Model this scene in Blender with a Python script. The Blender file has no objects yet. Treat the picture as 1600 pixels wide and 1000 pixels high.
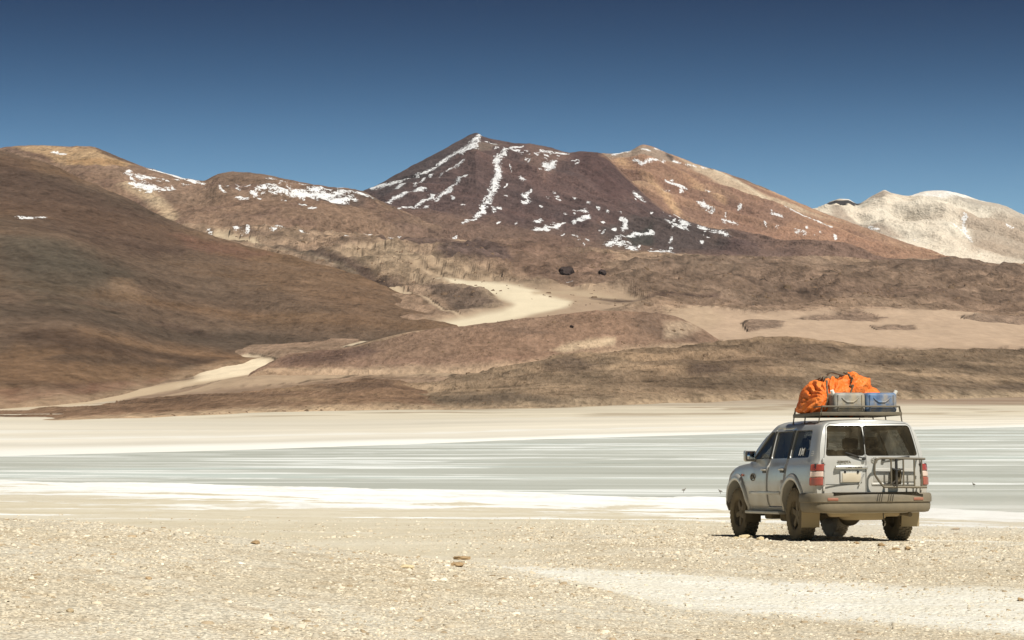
import bpy, bmesh, math, random
import numpy as np
from mathutils import Vector, Matrix

R = math.radians
random.seed(7)
rng = np.random.default_rng(11)
scene = bpy.context.scene
COL = scene.collection

# ------------------------------------------------------------------ camera
LENS = 85.0
F = LENS / 36.0 * 1600.0          # focal length in photo pixels (photo is 1600 wide)
HORIZON = 640.0                   # photo row of the true horizon
CAM_Z = 1.96
PITCH = math.atan((HORIZON - 500.0) / F)
cam_data = bpy.data.cameras.new('camera')
cam_data.lens = LENS
cam_data.sensor_width = 36.0
cam_data.clip_start = 0.5
cam_data.clip_end = 80000.0
cam = bpy.data.objects.new('camera', cam_data)
cam.location = (0, 0, CAM_Z)
cam.rotation_euler = (R(90) + PITCH, 0, 0)
COL.objects.link(cam)
scene.camera = cam

# ------------------------------------------------------------------ sky, sun, exposure
SUN_EL = R(55)
SUN_AZ = math.atan2(0.52, -0.85)          # compass-style: angle from +Y towards +X
world = bpy.data.worlds.new('World')
scene.world = world
world.use_nodes = True
wn = world.node_tree.nodes
wl = world.node_tree.links
for n in list(wn):
    wn.remove(n)
w_out = wn.new('ShaderNodeOutputWorld')
w_bg = wn.new('ShaderNodeBackground')
w_sky = wn.new('ShaderNodeTexSky')
w_sky.sky_type = 'NISHITA'
w_sky.sun_disc = False
w_sky.sun_elevation = SUN_EL
w_sky.sun_rotation = SUN_AZ
w_sky.altitude = 4300.0
w_sky.air_density = 1.0
w_sky.dust_density = 0.2
w_sky.ozone_density = 2.0
# high-altitude sky: the blue deepens quickly with height above the horizon
w_tc = wn.new('ShaderNodeTexCoord')
w_sep = wn.new('ShaderNodeSeparateXYZ')
wl.new(w_tc.outputs['Generated'], w_sep.inputs['Vector'])
w_rmp = wn.new('ShaderNodeValToRGB')
cr = w_rmp.color_ramp
cr.interpolation = 'B_SPLINE'
STOPS = [(0.0, (0.92, 1.04, 0.94)), (0.055, (0.88, 1.02, 0.94)), (0.095, (0.50, 0.68, 0.72)), (0.135, (0.17, 0.29, 0.37)), (0.18, (0.035, 0.078, 0.14)), (0.30, (0.05, 0.095, 0.15)), (1.0, (0.12, 0.16, 0.21))]
while len(cr.elements) < len(STOPS): cr.elements.new(0.5)
for e_, (p_, c_) in zip(cr.elements, STOPS):
    e_.position = p_; e_.color = (*c_, 1.0)
wl.new(w_sep.outputs['Z'], w_rmp.inputs['Fac'])
w_mul = wn.new('ShaderNodeMix'); w_mul.data_type = 'RGBA'; w_mul.blend_type = 'MULTIPLY'
w_mul.inputs[0].default_value = 1.0
wl.new(w_sky.outputs['Color'], w_mul.inputs[6])
wl.new(w_rmp.outputs['Color'], w_mul.inputs[7])
w_bg.inputs['Strength'].default_value = 0.070
wl.new(w_mul.outputs[2], w_bg.inputs['Color'])
wl.new(w_bg.outputs['Background'], w_out.inputs['Surface'])

sun_data = bpy.data.lights.new('sun', 'SUN')
sun_data.energy = 4.6
sun_data.angle = R(0.53)
sun_data.color = (1.0, 0.965, 0.90)
sun = bpy.data.objects.new('sun', sun_data)
sun_dir = Vector((math.sin(SUN_AZ) * math.cos(SUN_EL), math.cos(SUN_AZ) * math.cos(SUN_EL), math.sin(SUN_EL)))
sun.rotation_euler = (-sun_dir).to_track_quat('-Z', 'Y').to_euler()
sun.location = (20, -20, 40)
COL.objects.link(sun)

scene.view_settings.view_transform = 'Standard'
scene.view_settings.look = 'None'
scene.view_settings.exposure = 0.45
scene.view_settings.gamma = 1.0
scene.view_settings.use_curve_mapping = False
scene.cycles.use_denoising = True
scene.cycles.max_bounces = 6
scene.cycles.volume_bounces = 2
scene.cycles.transparent_max_bounces = 12

# ------------------------------------------------------------------ helpers
def lin(r, g, b, k=1.0):
    """photo-style 0-255 colour to linear, divided by k"""
    def c(v):
        v /= 255.0
        return (v / 12.92 if v <= 0.04045 else ((v + 0.055) / 1.055) ** 2.4) / k
    return np.array((c(r), c(g), c(b)))

CP, SP = math.cos(PITCH), math.sin(PITCH)
def at(px, py, dist):
    """world point at forward distance dist (metres along +Y) seen at photo pixel px, py"""
    a = (np.asarray(px, float) - 800.0) / F
    b = (500.0 - np.asarray(py, float)) / F
    y = CP - SP * b
    s = np.asarray(dist, float) / y
    return a * s, np.asarray(dist, float) + 0 * s, CAM_Z + (SP + CP * b) * s

def row_of(X, Y, Z):
    """photo row of a world point"""
    z = Z - CAM_Z
    return 500.0 - F * (z * CP - Y * SP) / (z * SP + Y * CP)

def hash2(ix, iy, seed):
    h = (ix.astype(np.int64) * 374761393 + iy.astype(np.int64) * 668265263 + seed * 2147483647) & 0xffffffff
    h = ((h ^ (h >> 13)) * 1274126177) & 0xffffffff
    h = ((h ^ (h >> 16)) * 2246822519) & 0xffffffff
    return ((h ^ (h >> 15)) & 0xffffff) / float(0xffffff)

def perlin(x, y, seed=0):
    x = np.asarray(x, float); y = np.asarray(y, float)
    ix = np.floor(x); iy = np.floor(y)
    fx = x - ix; fy = y - iy
    ux = fx * fx * fx * (fx * (fx * 6 - 15) + 10)
    uy = fy * fy * fy * (fy * (fy * 6 - 15) + 10)
    def g(dx, dy):
        a = hash2(ix + dx, iy + dy, seed) * 2 * np.pi
        return np.cos(a) * (fx - dx) + np.sin(a) * (fy - dy)
    a = g(0, 0); b = g(1, 0); c = g(0, 1); d = g(1, 1)
    return ((a + (b - a) * ux) * (1 - uy) + (c + (d - c) * ux) * uy) * 1.5

def fbm(x, y, octaves=4, seed=0, gain=0.5):
    s = 0; a = 1.0; t = 0
    for o in range(octaves):
        s = s + a * perlin(x * 2 ** o + 17.3 * o, y * 2 ** o - 9.1 * o, seed + o)
        t += a; a *= gain
    return s / t

def ridged(x, y, octaves=4, seed=0, gain=0.5):
    s = 0; a = 1.0; t = 0
    for o in range(octaves):
        s = s + a * (1 - 2 * np.abs(perlin(x * 2 ** o + 5.7 * o, y * 2 ** o + 3.3 * o, seed + o)))
        t += a; a *= gain
    return s / t

def sstep(a, b, x):
    t = np.clip((x - a) / (b - a), 0, 1)
    return t * t * (3 - 2 * t)

def new_mesh_obj(name, verts, faces, mat=None, parent=None, smooth=True):
    me = bpy.data.meshes.new(name)
    verts = np.asarray(verts, np.float32); faces = np.asarray(faces, np.int32)
    k = faces.shape[1]
    me.vertices.add(len(verts)); me.vertices.foreach_set('co', verts.ravel())
    me.loops.add(faces.size); me.loops.foreach_set('vertex_index', faces.ravel())
    me.polygons.add(len(faces))
    me.polygons.foreach_set('loop_start', np.arange(0, faces.size, k, dtype=np.int32))
    me.polygons.foreach_set('loop_total', np.full(len(faces), k, np.int32))
    me.update(calc_edges=True)
    if smooth:
        me.polygons.foreach_set('use_smooth', np.ones(len(faces), bool))
    if mat:
        me.materials.append(mat)
    o = bpy.data.objects.new(name, me)
    COL.objects.link(o)
    if parent:
        o.parent = parent
    return o

def grid_faces(nr, nc, closed=False):
    r = np.arange(nr - 1)[:, None]; c = np.arange(nc if closed else nc - 1)[None, :]
    c2 = (c + 1) % nc
    return np.stack([r * nc + c, r * nc + c2, (r + 1) * nc + c2, (r + 1) * nc + c], -1).reshape(-1, 4)

def set_attr(o, name, data):
    data = np.asarray(data, np.float32)
    if data.ndim == 1:
        a = o.data.attributes.new(name, 'FLOAT', 'POINT'); a.data.foreach_set('value', data)
    else:
        a = o.data.attributes.new(name, 'FLOAT_COLOR', 'POINT')
        if data.shape[1] == 3:
            data = np.concatenate([data, np.ones((len(data), 1), np.float32)], 1)
        a.data.foreach_set('color', np.ascontiguousarray(data).ravel())

def tag(o, label=None, cat=None, group=None, kind=None):
    if label: o['label'] = label
    if cat: o['category'] = cat
    if group: o['group'] = group
    if kind: o['kind'] = kind
    return o

class NT:
    """small node-tree writer"""
    def __init__(self, name):
        self.m = bpy.data.materials.new(name); self.m.use_nodes = True
        self.t = self.m.node_tree
        for n in list(self.t.nodes):
            self.t.nodes.remove(n)
        self.out = self.n('ShaderNodeOutputMaterial')
    def n(self, kind, props=None, **inp):
        nd = self.t.nodes.new(kind)
        for k, v in (props or {}).items():
            setattr(nd, k, v)
        for k, v in inp.items():
            self.set(nd, k.replace('_', ' '), v)
        return nd
    def set(self, nd, key, v):
        s = nd.inputs[key] if not isinstance(key, int) else nd.inputs[key]
        if isinstance(v, bpy.types.NodeSocket):
            self.t.links.new(v, s)
        elif isinstance(v, bpy.types.Node):
            self.t.links.new(v.outputs[0], s)
        else:
            if s.type == 'RGBA' and len(v) == 3:
                v = (*v, 1.0)
            s.default_value = v
    def math(self, op, a, b=0.0, clamp=False):
        nd = self.t.nodes.new('ShaderNodeMath'); nd.operation = op; nd.use_clamp = clamp
        self.set(nd, 0, a); self.set(nd, 1, b)
        return nd.outputs[0]
    def mix(self, fac, a, b, blend='MIX'):
        nd = self.t.nodes.new('ShaderNodeMix'); nd.data_type = 'RGBA'; nd.blend_type = blend
        nd.clamp_factor = True
        self.set(nd, 0, fac); self.set(nd, 6, a); self.set(nd, 7, b)
        return nd.outputs[2]
    def ramp(self, fac, lo, hi):
        nd = self.t.nodes.new('ShaderNodeMapRange'); nd.interpolation_type = 'SMOOTHSTEP'
        self.set(nd, 'Value', fac); self.set(nd, 'From Min', lo); self.set(nd, 'From Max', hi)
        return nd.outputs[0]
    def coords(self, scale=(1, 1, 1), which='Object', rot=(0, 0, 0)):
        tc = self.t.nodes.new('ShaderNodeTexCoord')
        mp = self.t.nodes.new('ShaderNodeMapping')
        mp.inputs['Scale'].default_value = scale
        mp.inputs['Rotation'].default_value = rot
        self.t.links.new(tc.outputs[which], mp.inputs['Vector'])
        return mp.outputs[0]
    def noise(self, vec, scale, detail=4.0, rough=0.55, dist=0.0):
        nd = self.t.nodes.new('ShaderNodeTexNoise')
        self.set(nd, 'Vector', vec); self.set(nd, 'Scale', scale); self.set(nd, 'Detail', detail)
        self.set(nd, 'Roughness', rough); self.set(nd, 'Distortion', dist)
        return nd.outputs[0]
    def attr(self, name):
        nd = self.t.nodes.new('ShaderNodeAttribute'); nd.attribute_name = name
        return nd
    def bump(self, height, strength=0.5, dist=1.0, normal=None):
        nd = self.t.nodes.new('ShaderNodeBump')
        self.set(nd, 'Height', height); self.set(nd, 'Strength', strength); self.set(nd, 'Distance', dist)
        if normal is not None:
            self.set(nd, 'Normal', normal)
        return nd.outputs[0]
    def bsdf(self, color, rough=0.9, spec=0.2, metal=0.0, normal=None, **kw):
        nd = self.t.nodes.new('ShaderNodeBsdfPrincipled')
        self.set(nd, 'Base Color', color); self.set(nd, 'Roughness', rough)
        self.set(nd, 'Specular IOR Level', spec); self.set(nd, 'Metallic', metal)
        if normal is not None:
            self.set(nd, 'Normal', normal)
        for k, v in kw.items():
            self.set(nd, k.replace('_', ' '), v)
        return nd
    def done(self, shader):
        self.t.links.new(shader.outputs[0] if isinstance(shader, bpy.types.Node) else shader, self.out.inputs['Surface'])
        return self.m

# ------------------------------------------------------------------ landforms
KEXP = 1.36                       # how much brighter than its base colour a sunlit slope comes out
def C(r, g, b, sat=0.78):
    c = lin(r, g, b, KEXP)
    g_ = c @ np.array((0.3, 0.6, 0.1))
    return (g_ + (c - g_) * sat) * 1.05

def curve_of(pts, u):
    pts = sorted(pts)
    p = np.array([q[0] for q in pts], float)
    out = []
    for k in range(1, len(pts[0])):
        v = np.array([q[k] for q in pts], float)
        m = np.gradient(v, p)
        i = np.clip(np.searchsorted(p, u) - 1, 0, len(p) - 2)
        h = p[i + 1] - p[i]
        t = np.clip((u - p[i]) / h, 0, 1)
        s = (v[i + 1] - v[i]) / h
        # limited tangents so that outlines do not overshoot
        lim = 3 * np.abs(s)
        m0 = np.where(m[i] * s > 0, np.sign(s) * np.minimum(np.abs(m[i]), lim), 0)
        m1 = np.where(m[i + 1] * s > 0, np.sign(s) * np.minimum(np.abs(m[i + 1]), lim), 0)
        t2 = t * t; t3 = t2 * t
        out.append((2 * t3 - 3 * t2 + 1) * v[i] + (t3 - 2 * t2 + t) * h * m0 + (-2 * t3 + 3 * t2) * v[i + 1] + (t3 - t2) * h * m1)
    return out

class Land:
    """a piece of terrain: a grid of world points with paint masks in world coordinates"""
    def make(self, X, Y, Z, U, color, nfront=None):
        self.X, self.Y, self.Zb = X, Y, Z.copy()
        self.Z = Z.copy(); self.U = U
        self.nf = nfront or len(X)
        self.col = np.empty(X.shape + (3,)); self.col[:] = color
        self.snow = np.zeros(X.shape); self.coarse = np.ones(X.shape)
        self.warp = fbm(X / (0.010 * Y), Z / (0.006 * Y + 1), 3, 5)
        self.rows = np.minimum.accumulate(row_of(X[:self.nf], Y[:self.nf], Z[:self.nf]), 0)
    @classmethod
    def ridge(cls, crest, foot, u0, u1, nc, nf, nb, color, power=1.25, back=0.6, under=0.10):
        s = cls()
        U = np.linspace(u0, u1, nc)
        cy, cd = curve_of(crest, U); fy, fd = curve_of(foot, U)
        cx, cyy, cz = at(U, cy, cd); fx, fyy, fz = at(U, fy, fd)
        T = np.concatenate([np.linspace(-under, 1, nf), 1 + back * (np.arange(1, nb + 1) / nb)])
        s.T = T[:, None] + 0 * U
        X = fx + (cx - fx) * s.T; Y = fyy + (cyy - fyy) * s.T
        tc = np.clip(s.T, 0, 1)
        g = np.where(s.T < 0, s.T * 1.0, 0.35 * tc + 0.65 * tc ** power)
        Z = fz + (cz - fz) * g
        Z = Z - np.where(s.T < 0, -s.T / under, 0) * 0.012 * Y
        b = np.clip((s.T - 1) / back, 0, 1)
        Z = np.where(s.T > 1, cz - (cz - fz + 20) * (0.25 * b + 0.75 * b ** 1.5), Z)
        s.make(X, Y, Z, U, color, nf)
        return s
    def locate(self, px, py):
        j = np.interp(px, self.U, np.arange(len(self.U)))
        j = int(round(float(np.clip(j, 0, len(self.U) - 1))))
        r = self.rows[:, j]
        k = float(np.interp(-py, -r, np.arange(len(r))))
        i = int(k); f = k - i; i2 = min(i + 1, len(r) - 1)
        return [float(a[i, j] * (1 - f) + a[i2, j] * f) for a in (self.X, self.Y, self.Zb)]
    def line(self, pts, rad, wob=0.35):
        """1 on the line, falling to 0 at twice the radius; pts in photo pixels, turned into places on the slope"""
        W = [self.locate(*p[:2]) for p in pts]
        best = np.full(self.X.shape, 9.0)
        for k in range(len(W) - 1):
            (ax, ay, az), (bx, by, bz) = W[k], W[k + 1]
            ra = (pts[k][2] if len(pts[k]) > 2 else rad) * ay / F
            rb = (pts[k + 1][2] if len(pts[k + 1]) > 2 else rad) * by / F
            dx, dz = bx - ax, bz - az
            L = dx * dx + dz * dz + 1e-9
            t = np.clip(((self.X - ax) * dx + (self.Zb - az) * dz) / L, 0, 1)
            d = np.hypot(self.X - ax - t * dx, self.Zb - az - t * dz) / (ra + (rb - ra) * t)
            best = np.minimum(best, d)
        best = best + wob * self.warp
        m = np.clip(1 - best / 3.0, 0, 1)
        m[self.nf:] = 0
        return m
    def poly(self, pts, soft=6.0, wob=6.0):
        W = np.array([self.locate(*p) for p in pts])
        px, pz = W[:, 0], W[:, 2]; sc = W[:, 1].mean() / F
        inside = np.zeros(self.X.shape, bool); dist = np.full(self.X.shape, 1e9)
        n = len(px)
        for k in range(n):
            ax, az, bx, bz = px[k], pz[k], px[(k + 1) % n], pz[(k + 1) % n]
            if az != bz:
                c = ((az > self.Zb) != (bz > self.Zb)) & (self.X < (bx - ax) * (self.Zb - az) / (bz - az) + ax)
                inside ^= c
            dx, dz = bx - ax, bz - az
            t = np.clip(((self.X - ax) * dx + (self.Zb - az) * dz) / (dx * dx + dz * dz + 1e-9), 0, 1)
            dist = np.minimum(dist, np.hypot(self.X - ax - t * dx, self.Zb - az - t * dz))
        sd = np.where(inside, dist, -dist) / sc + wob * self.warp
        return sstep(-soft, soft, sd)
    def tint(self, mask, color, amount=1.0):
        m = (mask * amount)[..., None]
        self.col = self.col * (1 - m) + np.asarray(color) * m
    def tline(self, pts, rad, color, amount=1.0, wob=0.35):
        self.tint(sstep(0.30, 0.93, self.line(pts, rad, wob)), color, amount)
    def tpoly(self, pts, color, amount=1.0, soft=6.0, wob=6.0):
        self.tint(self.poly(pts, soft, wob), color, amount)
    def snows(self, *lines):
        for rad, pts in lines:
            self.snow = np.maximum(self.snow, self.line(pts, rad))
    def build(self, name, mat, **attrs):
        nr, nc = self.X.shape
        v = np.stack([self.X, self.Y, self.Z], -1).reshape(-1, 3)
        o = new_mesh_obj(name, v, grid_faces(nr, nc), mat)
        set_attr(o, 'tone', self.col.reshape(-1, 3))
        set_attr(o, 'snow', self.snow.ravel()); set_attr(o, 'coarse', self.coarse.ravel())
        tag(o, kind='structure')
        return o

def slope_material(name, grain, contrast=0.35, snow_break=0.75, streak=(1, 1, 1), bump=1.0):
    """scree and soil: vertex tones broken up by noise of real-world size (grain, in metres) plus snow"""
    t = NT(name)
    tone = t.attr('tone').outputs['Color']
    vec = t.coords(streak)
    n1 = t.noise(vec, 1.0 / (grain * 9), 5, 0.62, 0.4)
    n2 = t.noise(vec, 1.0 / grain, 4, 0.65)
    n3 = t.noise(vec, 1.0 / (grain * 3.2), 4, 0.6)
    v = t.math('ADD', t.math('MULTIPLY', n1, 0.7), t.math('MULTIPLY', n2, 1.3))
    v = t.math('ADD', v, t.math('MULTIPLY', n3, 0.7))               # about 1.35 on average
    v = t.math('MULTIPLY', t.math('MULTIPLY', t.math('SUBTRACT', v, 1.35), contrast * 4.0), t.attr('coarse').outputs['Fac'])
    v = t.math('MAXIMUM', t.math('ADD', v, 1.0), 0.25)
    cmb = t.n('ShaderNodeCombineColor'); [t.set(cmb, k, v) for k in range(3)]
    col = t.mix(1.0, tone, cmb.outputs[0], 'MULTIPLY')
    # hue drift between redder and greyer ground
    hue = t.math('MULTIPLY', t.ramp(t.noise(vec, 1.0 / (grain * 22), 3), 0.35, 0.65), t.attr('coarse').outputs['Fac'])
    col = t.mix(t.math('MULTIPLY', hue, 0.35), col, t.mix(1.0, col, (1.08, 0.98, 0.92, 1), 'MULTIPLY'))
    sn = t.attr('snow').outputs['Fac']
    brk = t.math('ADD', t.math('MULTIPLY', t.math('SUBTRACT', n3, 0.5), snow_break * 2.2), t.math('MULTIPLY', t.math('SUBTRACT', n2, 0.5), snow_break * 2.4))
    n4 = t.noise(vec, 2.6 / grain, 3, 0.6)
    brk = t.math('ADD', brk, t.math('MULTIPLY', t.math('SUBTRACT', n4, 0.5), snow_break * 2.2))
    sm = t.ramp(t.math('ADD', sn, t.math('MULTIPLY', brk, t.ramp(sn, 0.05, 0.45))), 0.60, 0.74)
    col = t.mix(t.math('MULTIPLY', sm, 0.95), col, (0.66, 0.66, 0.65, 1))
    h = t.math('ADD', t.math('MULTIPLY', n2, grain), t.math('MULTIPLY', n3, grain * 2.2))
    h = t.math('MULTIPLY', h, t.math('POWER', t.attr('coarse').outputs['Fac'], 2.0))
    nrm = t.bump(h, 0.7 * bump, 1.0)
    return t.done(t.bsdf(col, 0.95, 0.05, normal=nrm))

# --- the plain and foothills beyond the lake ---------------------------------
LAKE_Z = -3.0
def shore_d(py):
    return F * (CAM_Z - LAKE_Z) / (py - HORIZON)
cols = {-500: [732, (672, 400), (648, 680), (602, 1350), (520, 2400), (440, 3500), (340, 5200), (330, 6600)],
        0: [712, (661, 450), (641, 750), (600, 1450), (520, 2400), (430, 3600), (335, 5200), (305, 6600)],
        400: [702, (652, 560), (628, 820), (577, 1350), (520, 2100), (440, 3300), (338, 5200), (318, 6600)],
        800: [688, (650, 640), (628, 850), (578, 1350), (520, 1900), (462, 2600), (395, 4400), (358, 5900)],
        1200: [676, (646, 720), (615, 960), (560, 1450), (500, 2300), (470, 3000), (412, 4500), (380, 5700)],
        1600: [667, (643, 860), (615, 1060), (560, 1500), (500, 2500), (468, 3200), (420, 4500), (394, 5800)],
        2100: [659, (640, 1050), (610, 1250), (556, 1700), (495, 2700), (462, 3400), (422, 4700), (398, 6000)]}
NCP, NRP = 800, 330
U = np.linspace(-500, 2100, NCP)
keys = sorted(cols)
kn = []
for k in range(8):
    if k == 0:
        py = np.interp(U, keys, [cols[c][0] for c in keys]); d = shore_d(py)
    else:
        py = np.interp(U, keys, [cols[c][k][0] for c in keys]); d = np.interp(U, keys, [cols[c][k][1] for c in keys])
    x, y, z = at(U, py, d)
    kn.append((d, z))
D = np.array([k[0] for k in kn]); ZZ = np.array([k[1] for k in kn])
D = np.concatenate([D[:1] * 0.80, D, D[-1:] * 1.35]); ZZ = np.concatenate([ZZ[:1] * 0 + LAKE_Z - 2.5, ZZ, ZZ[-1:] - 100])
tt = np.linspace(0, 1, NRP)
dens = np.interp(tt, [0, .02, .30, .50, .66, .80, .95, 1], [0, 1, 3, 4, 5, 6.2, 8, 9])   # knot index per row
Yp = np.empty((NRP, NCP)); Zp = np.empty((NRP, NCP))
for j in range(NCP):
    Yp[:, j] = np.interp(dens, np.arange(10), D[:, j])
    Zp[:, j] = curve_of([(D[k, j], ZZ[k, j]) for k in range(10)], Yp[:, j])[0]
plain = Land()
plain.make((U - 800) / F * Yp / (CP) * CP, Yp, Zp, np.asarray(U), C(150, 122, 96))
pl = plain
X, Y = pl.X, pl.Y
far = sstep(1800, 3600, Y)
hum = ridged(X / 420, Y / 900, 5, 31, 0.55)
lump = fbm(X / 160, Y / 330, 5, 47, 0.6)
edge = sstep(-10, 30, pl.Zb - LAKE_Z)
pl.Z = pl.Zb + far * (1 - 0.75 * sstep(4300, 5600, Y)) * (hum * 26 + lump * 20 - 14) - 45 * sstep(4600, 5600, Y) * sstep(-900, -500, X) + far * (1 - 0.6 * sstep(4300, 5600, Y)) * ridged(X / 95, Y / 190, 4, 37, 0.6) * 9 + (1 - far) * lump * (2.0 + 3.5 * sstep(900, 1500, Y)) * edge + fbm(X / 40, Y / 60, 3, 3) * 0.25
# sand flats at the lake, then brown ground, dark lava foothills
fw = fbm(X / 320, pl.Zb * 0.9 + X / 1500, 4, 299)
pl.tint(1 - sstep(1.0, 7, pl.Zb + 3.0 * fw), C(208, 196, 170, 0.85))
pl.tint((1 - sstep(-2.9, 0.6, pl.Zb + 1.2 * fw)), C(226, 218, 200, 0.85))
pl.tint((1 - sstep(-2.75, -2.45, pl.Zb + 0.12 * fbm(X / 60, Y / 25, 3, 8))), lin(246, 244, 234, 1.5))
strand = fbm(X / 140, pl.Zb * 1.9 + X / 900, 4, 301)
flat_ = 1 - sstep(4, 9, pl.Zb)
pl.col = pl.col * (1 + 0.32 * strand * flat_)[..., None]
pl.tint(sstep(0.10, 0.35, fbm(X / 60, pl.Zb * 1.1, 4, 303)) * sstep(-1.2, 1.5, pl.Zb) * flat_, C(150, 126, 94), 0.7)
pl.tint(sstep(0.22, 0.34, fbm(X / 220, pl.Zb * 3.0 + X / 700, 3, 305)) * (1 - sstep(-1.5, 1, pl.Zb)), lin(246, 244, 234, 1.5), 0.6)
low = sstep(6, 14, pl.Zb + 3 * fw) * (1 - sstep(1400, 2100, Y))
pl.tint(low, C(138, 112, 86), 0.6)
mott = sstep(-0.15, 0.35, fbm(X / 260, Y / 700, 4, 71))
pl.tint(far * mott, C(122, 98, 77), 0.9)
pl.tint(far * (1 - mott), C(156, 128, 98), 0.7)
# photograph's places
pl.tpoly([(1080, 478), (1200, 487), (1330, 490), (1480, 488), (1640, 500), (1640, 548), (1400, 545), (1180, 530), (1060, 538), (1000, 520)], C(194, 163, 130), 0.92, 14, 9)
pl.tpoly([(1160, 505), (1180, 500), (1225, 501), (1222, 512), (1170, 515)], C(122, 98, 80), 0.75, 4, 3)
pl.tpoly([(1240, 494), (1340, 490), (1400, 500), (1360, 506), (1280, 503)], C(122, 98, 80), 0.75, 4, 3)
pl.tpoly([(1360, 511), (1430, 511), (1436, 517), (1370, 517)], C(122, 98, 80), 0.7, 3, 2)
pl.tpoly([(1500, 498), (1640, 490), (1640, 506), (1540, 506)], C(122, 98, 80), 0.7, 3, 2)
pl.tpoly([(920, 430), (1000, 405), (1130, 398), (1260, 412), (1400, 402), (1560, 408), (1640, 425), (1640, 470), (1480, 470), (1300, 478), (1180, 482), (1060, 470), (960, 460)], C(112, 90, 73), 0.6, 14, 12)
pl.tpoly([(700, 380), (800, 372), (900, 388), (960, 400), (940, 440), (860, 440), (760, 412), (700, 400)], C(116, 88, 72), 0.7, 10, 8)
pl.tpoly([(590, 372), (630, 358), (680, 360), (720, 372), (716, 388), (660, 392), (610, 386)], C(102, 80, 70), 0.85, 6, 6)
pl.tpoly([(680, 398), (740, 376), (790, 390), (800, 412), (750, 416), (700, 410)], C(98, 78, 70), 0.85, 6, 6)
pl.tpoly([(300, 340), (420, 318), (560, 345), (640, 352), (560, 380), (440, 372), (350, 366)], C(158, 128, 98), 0.7, 14, 10)
pl.tpoly([(520, 400), (600, 388), (680, 404), (800, 430), (720, 440), (620, 425)], C(172, 146, 112), 0.75, 12, 8)
pl.tline([(335, 364), (372, 372), (402, 382), (470, 398), (540, 416), (600, 440), (640, 462)], 3.5, C(206, 182, 142), 0.85)
pl.tline([(404, 383, 3), (440, 390, 5), (480, 398, 6), (520, 408, 7), (560, 418, 9), (600, 430, 9), (640, 440, 6), (668, 444, 4)], 6, C(84, 66, 56), 0.9)
pl.tline([(312, 350, 3), (345, 353, 3), (400, 368, 3), (436, 372, 4)], 3, C(90, 70, 58), 0.8)
pl.tpoly([(660, 446), (730, 447), (790, 462), (808, 472), (770, 486), (720, 486), (690, 470)], C(112, 92, 76), 0.9, 6, 5)
pl.tline([(600, 438), (650, 462), (690, 480), (722, 490)], 2.5, C(196, 168, 132), 0.8)
pl.tpoly([(650, 428), (740, 426), (860, 440), (980, 456), (1030, 468), (940, 484), (840, 498), (720, 514), (620, 524), (640, 508), (720, 484), (780, 470), (720, 448)], C(180, 152, 118), 0.75, 10, 8)
# the pale road winding through the foothills
ROAD = C(226, 208, 170)
pl.tpoly([(684, 429), (760, 433), (842, 448), (862, 459), (894, 466), (886, 476), (840, 483), (780, 497), (720, 509), (636, 520), (646, 511), (720, 490), (788, 478), (802, 469), (768, 454)], ROAD, 0.95, 8.0, 4.0)
pl.tline([(640, 517, 3), (600, 524, 3), (540, 540, 3)], 3, ROAD, 0.6)
pl.tline([(838, 452), (900, 452), (960, 462)], 6, C(186, 160, 124), 0.8)
pl.tpoly([(880, 474), (960, 462), (1010, 466), (960, 480), (880, 488), (800, 500), (830, 486)], C(168, 140, 110), 0.8, 5, 4)
pl.tline([(925, 462), (960, 466), (1000, 466), (1060, 464), (1120, 462)], 3, C(86, 66, 56), 0.8)
pl.tpoly([(1040, 480), (1090, 476), (1130, 488), (1120, 508), (1060, 520)], C(184, 156, 122), 0.7, 8, 8)
# the road's lower stretch and the sandy wash left of the pink hill
pl.tpoly([(420, 560), (432, 572), (405, 586), (330, 602), (250, 614), (120, 632), (-20, 648), (-20, 638), (100, 626), (240, 606), (320, 592), (320, 570), (380, 556)], C(206, 178, 138), 0.85, 10, 6)
pl.tpoly([(420, 558), (434, 572), (400, 585), (360, 594), (300, 602), (318, 574), (380, 556)], C(236, 214, 174), 0.9, 9, 6)
pl.tpoly([(430, 574), (560, 577), (700, 578), (820, 572), (700, 590), (560, 588), (440, 604), (340, 610), (240, 622)], C(178, 150, 116), 0.9, 6, 5)
fm = fbm(X / 75, pl.Zb / 11 + Y / 260, 4, 73)
fs = np.maximum(0, fbm(X / 34, Y / 75, 4, 79) - 0.12)
pl.col = pl.col * np.exp(far * (0.85 * fm - 2.4 * fs) * (1 - 0.85 * sstep(0.19, 0.27, pl.col.mean(-1))))[..., None]
pl.snows((3, [(889, 436), (893, 437)]), (3.5, [(716, 352), (722, 354)]), (2.5, [(522, 330), (552, 336)]))
rs = np.random.default_rng(4)
for k in range(60):
    px = rs.uniform(300, 640); py = rs.uniform(318, 366)
    pl.snows((rs.uniform(1.0, 2.2), [(px, py), (px + rs.uniform(3, 16), py + rs.uniform(-1, 4))]))
M_plain = slope_material('foothill_ground', 7.0, 0.34, streak=(1, 0.16, 1))
rb = np.maximum(pl.poly([(680, 426), (760, 430), (850, 442), (980, 456), (1020, 468), (900, 490), (780, 506), (620, 526), (640, 508), (720, 486), (790, 474), (760, 452)], 10, 4), 0)
pl.Z = pl.Z * (1 - 0.8 * rb) + (pl.Zb - 6) * 0.8 * rb
pl.coarse = (1 - 0.8 * rb) * (0.05 + 0.95 * sstep(5, 18, pl.Zb)) * (1 - 0.72 * sstep(0.18, 0.26, pl.col.mean(-1)))
pl.build('plain', M_plain)

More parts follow.
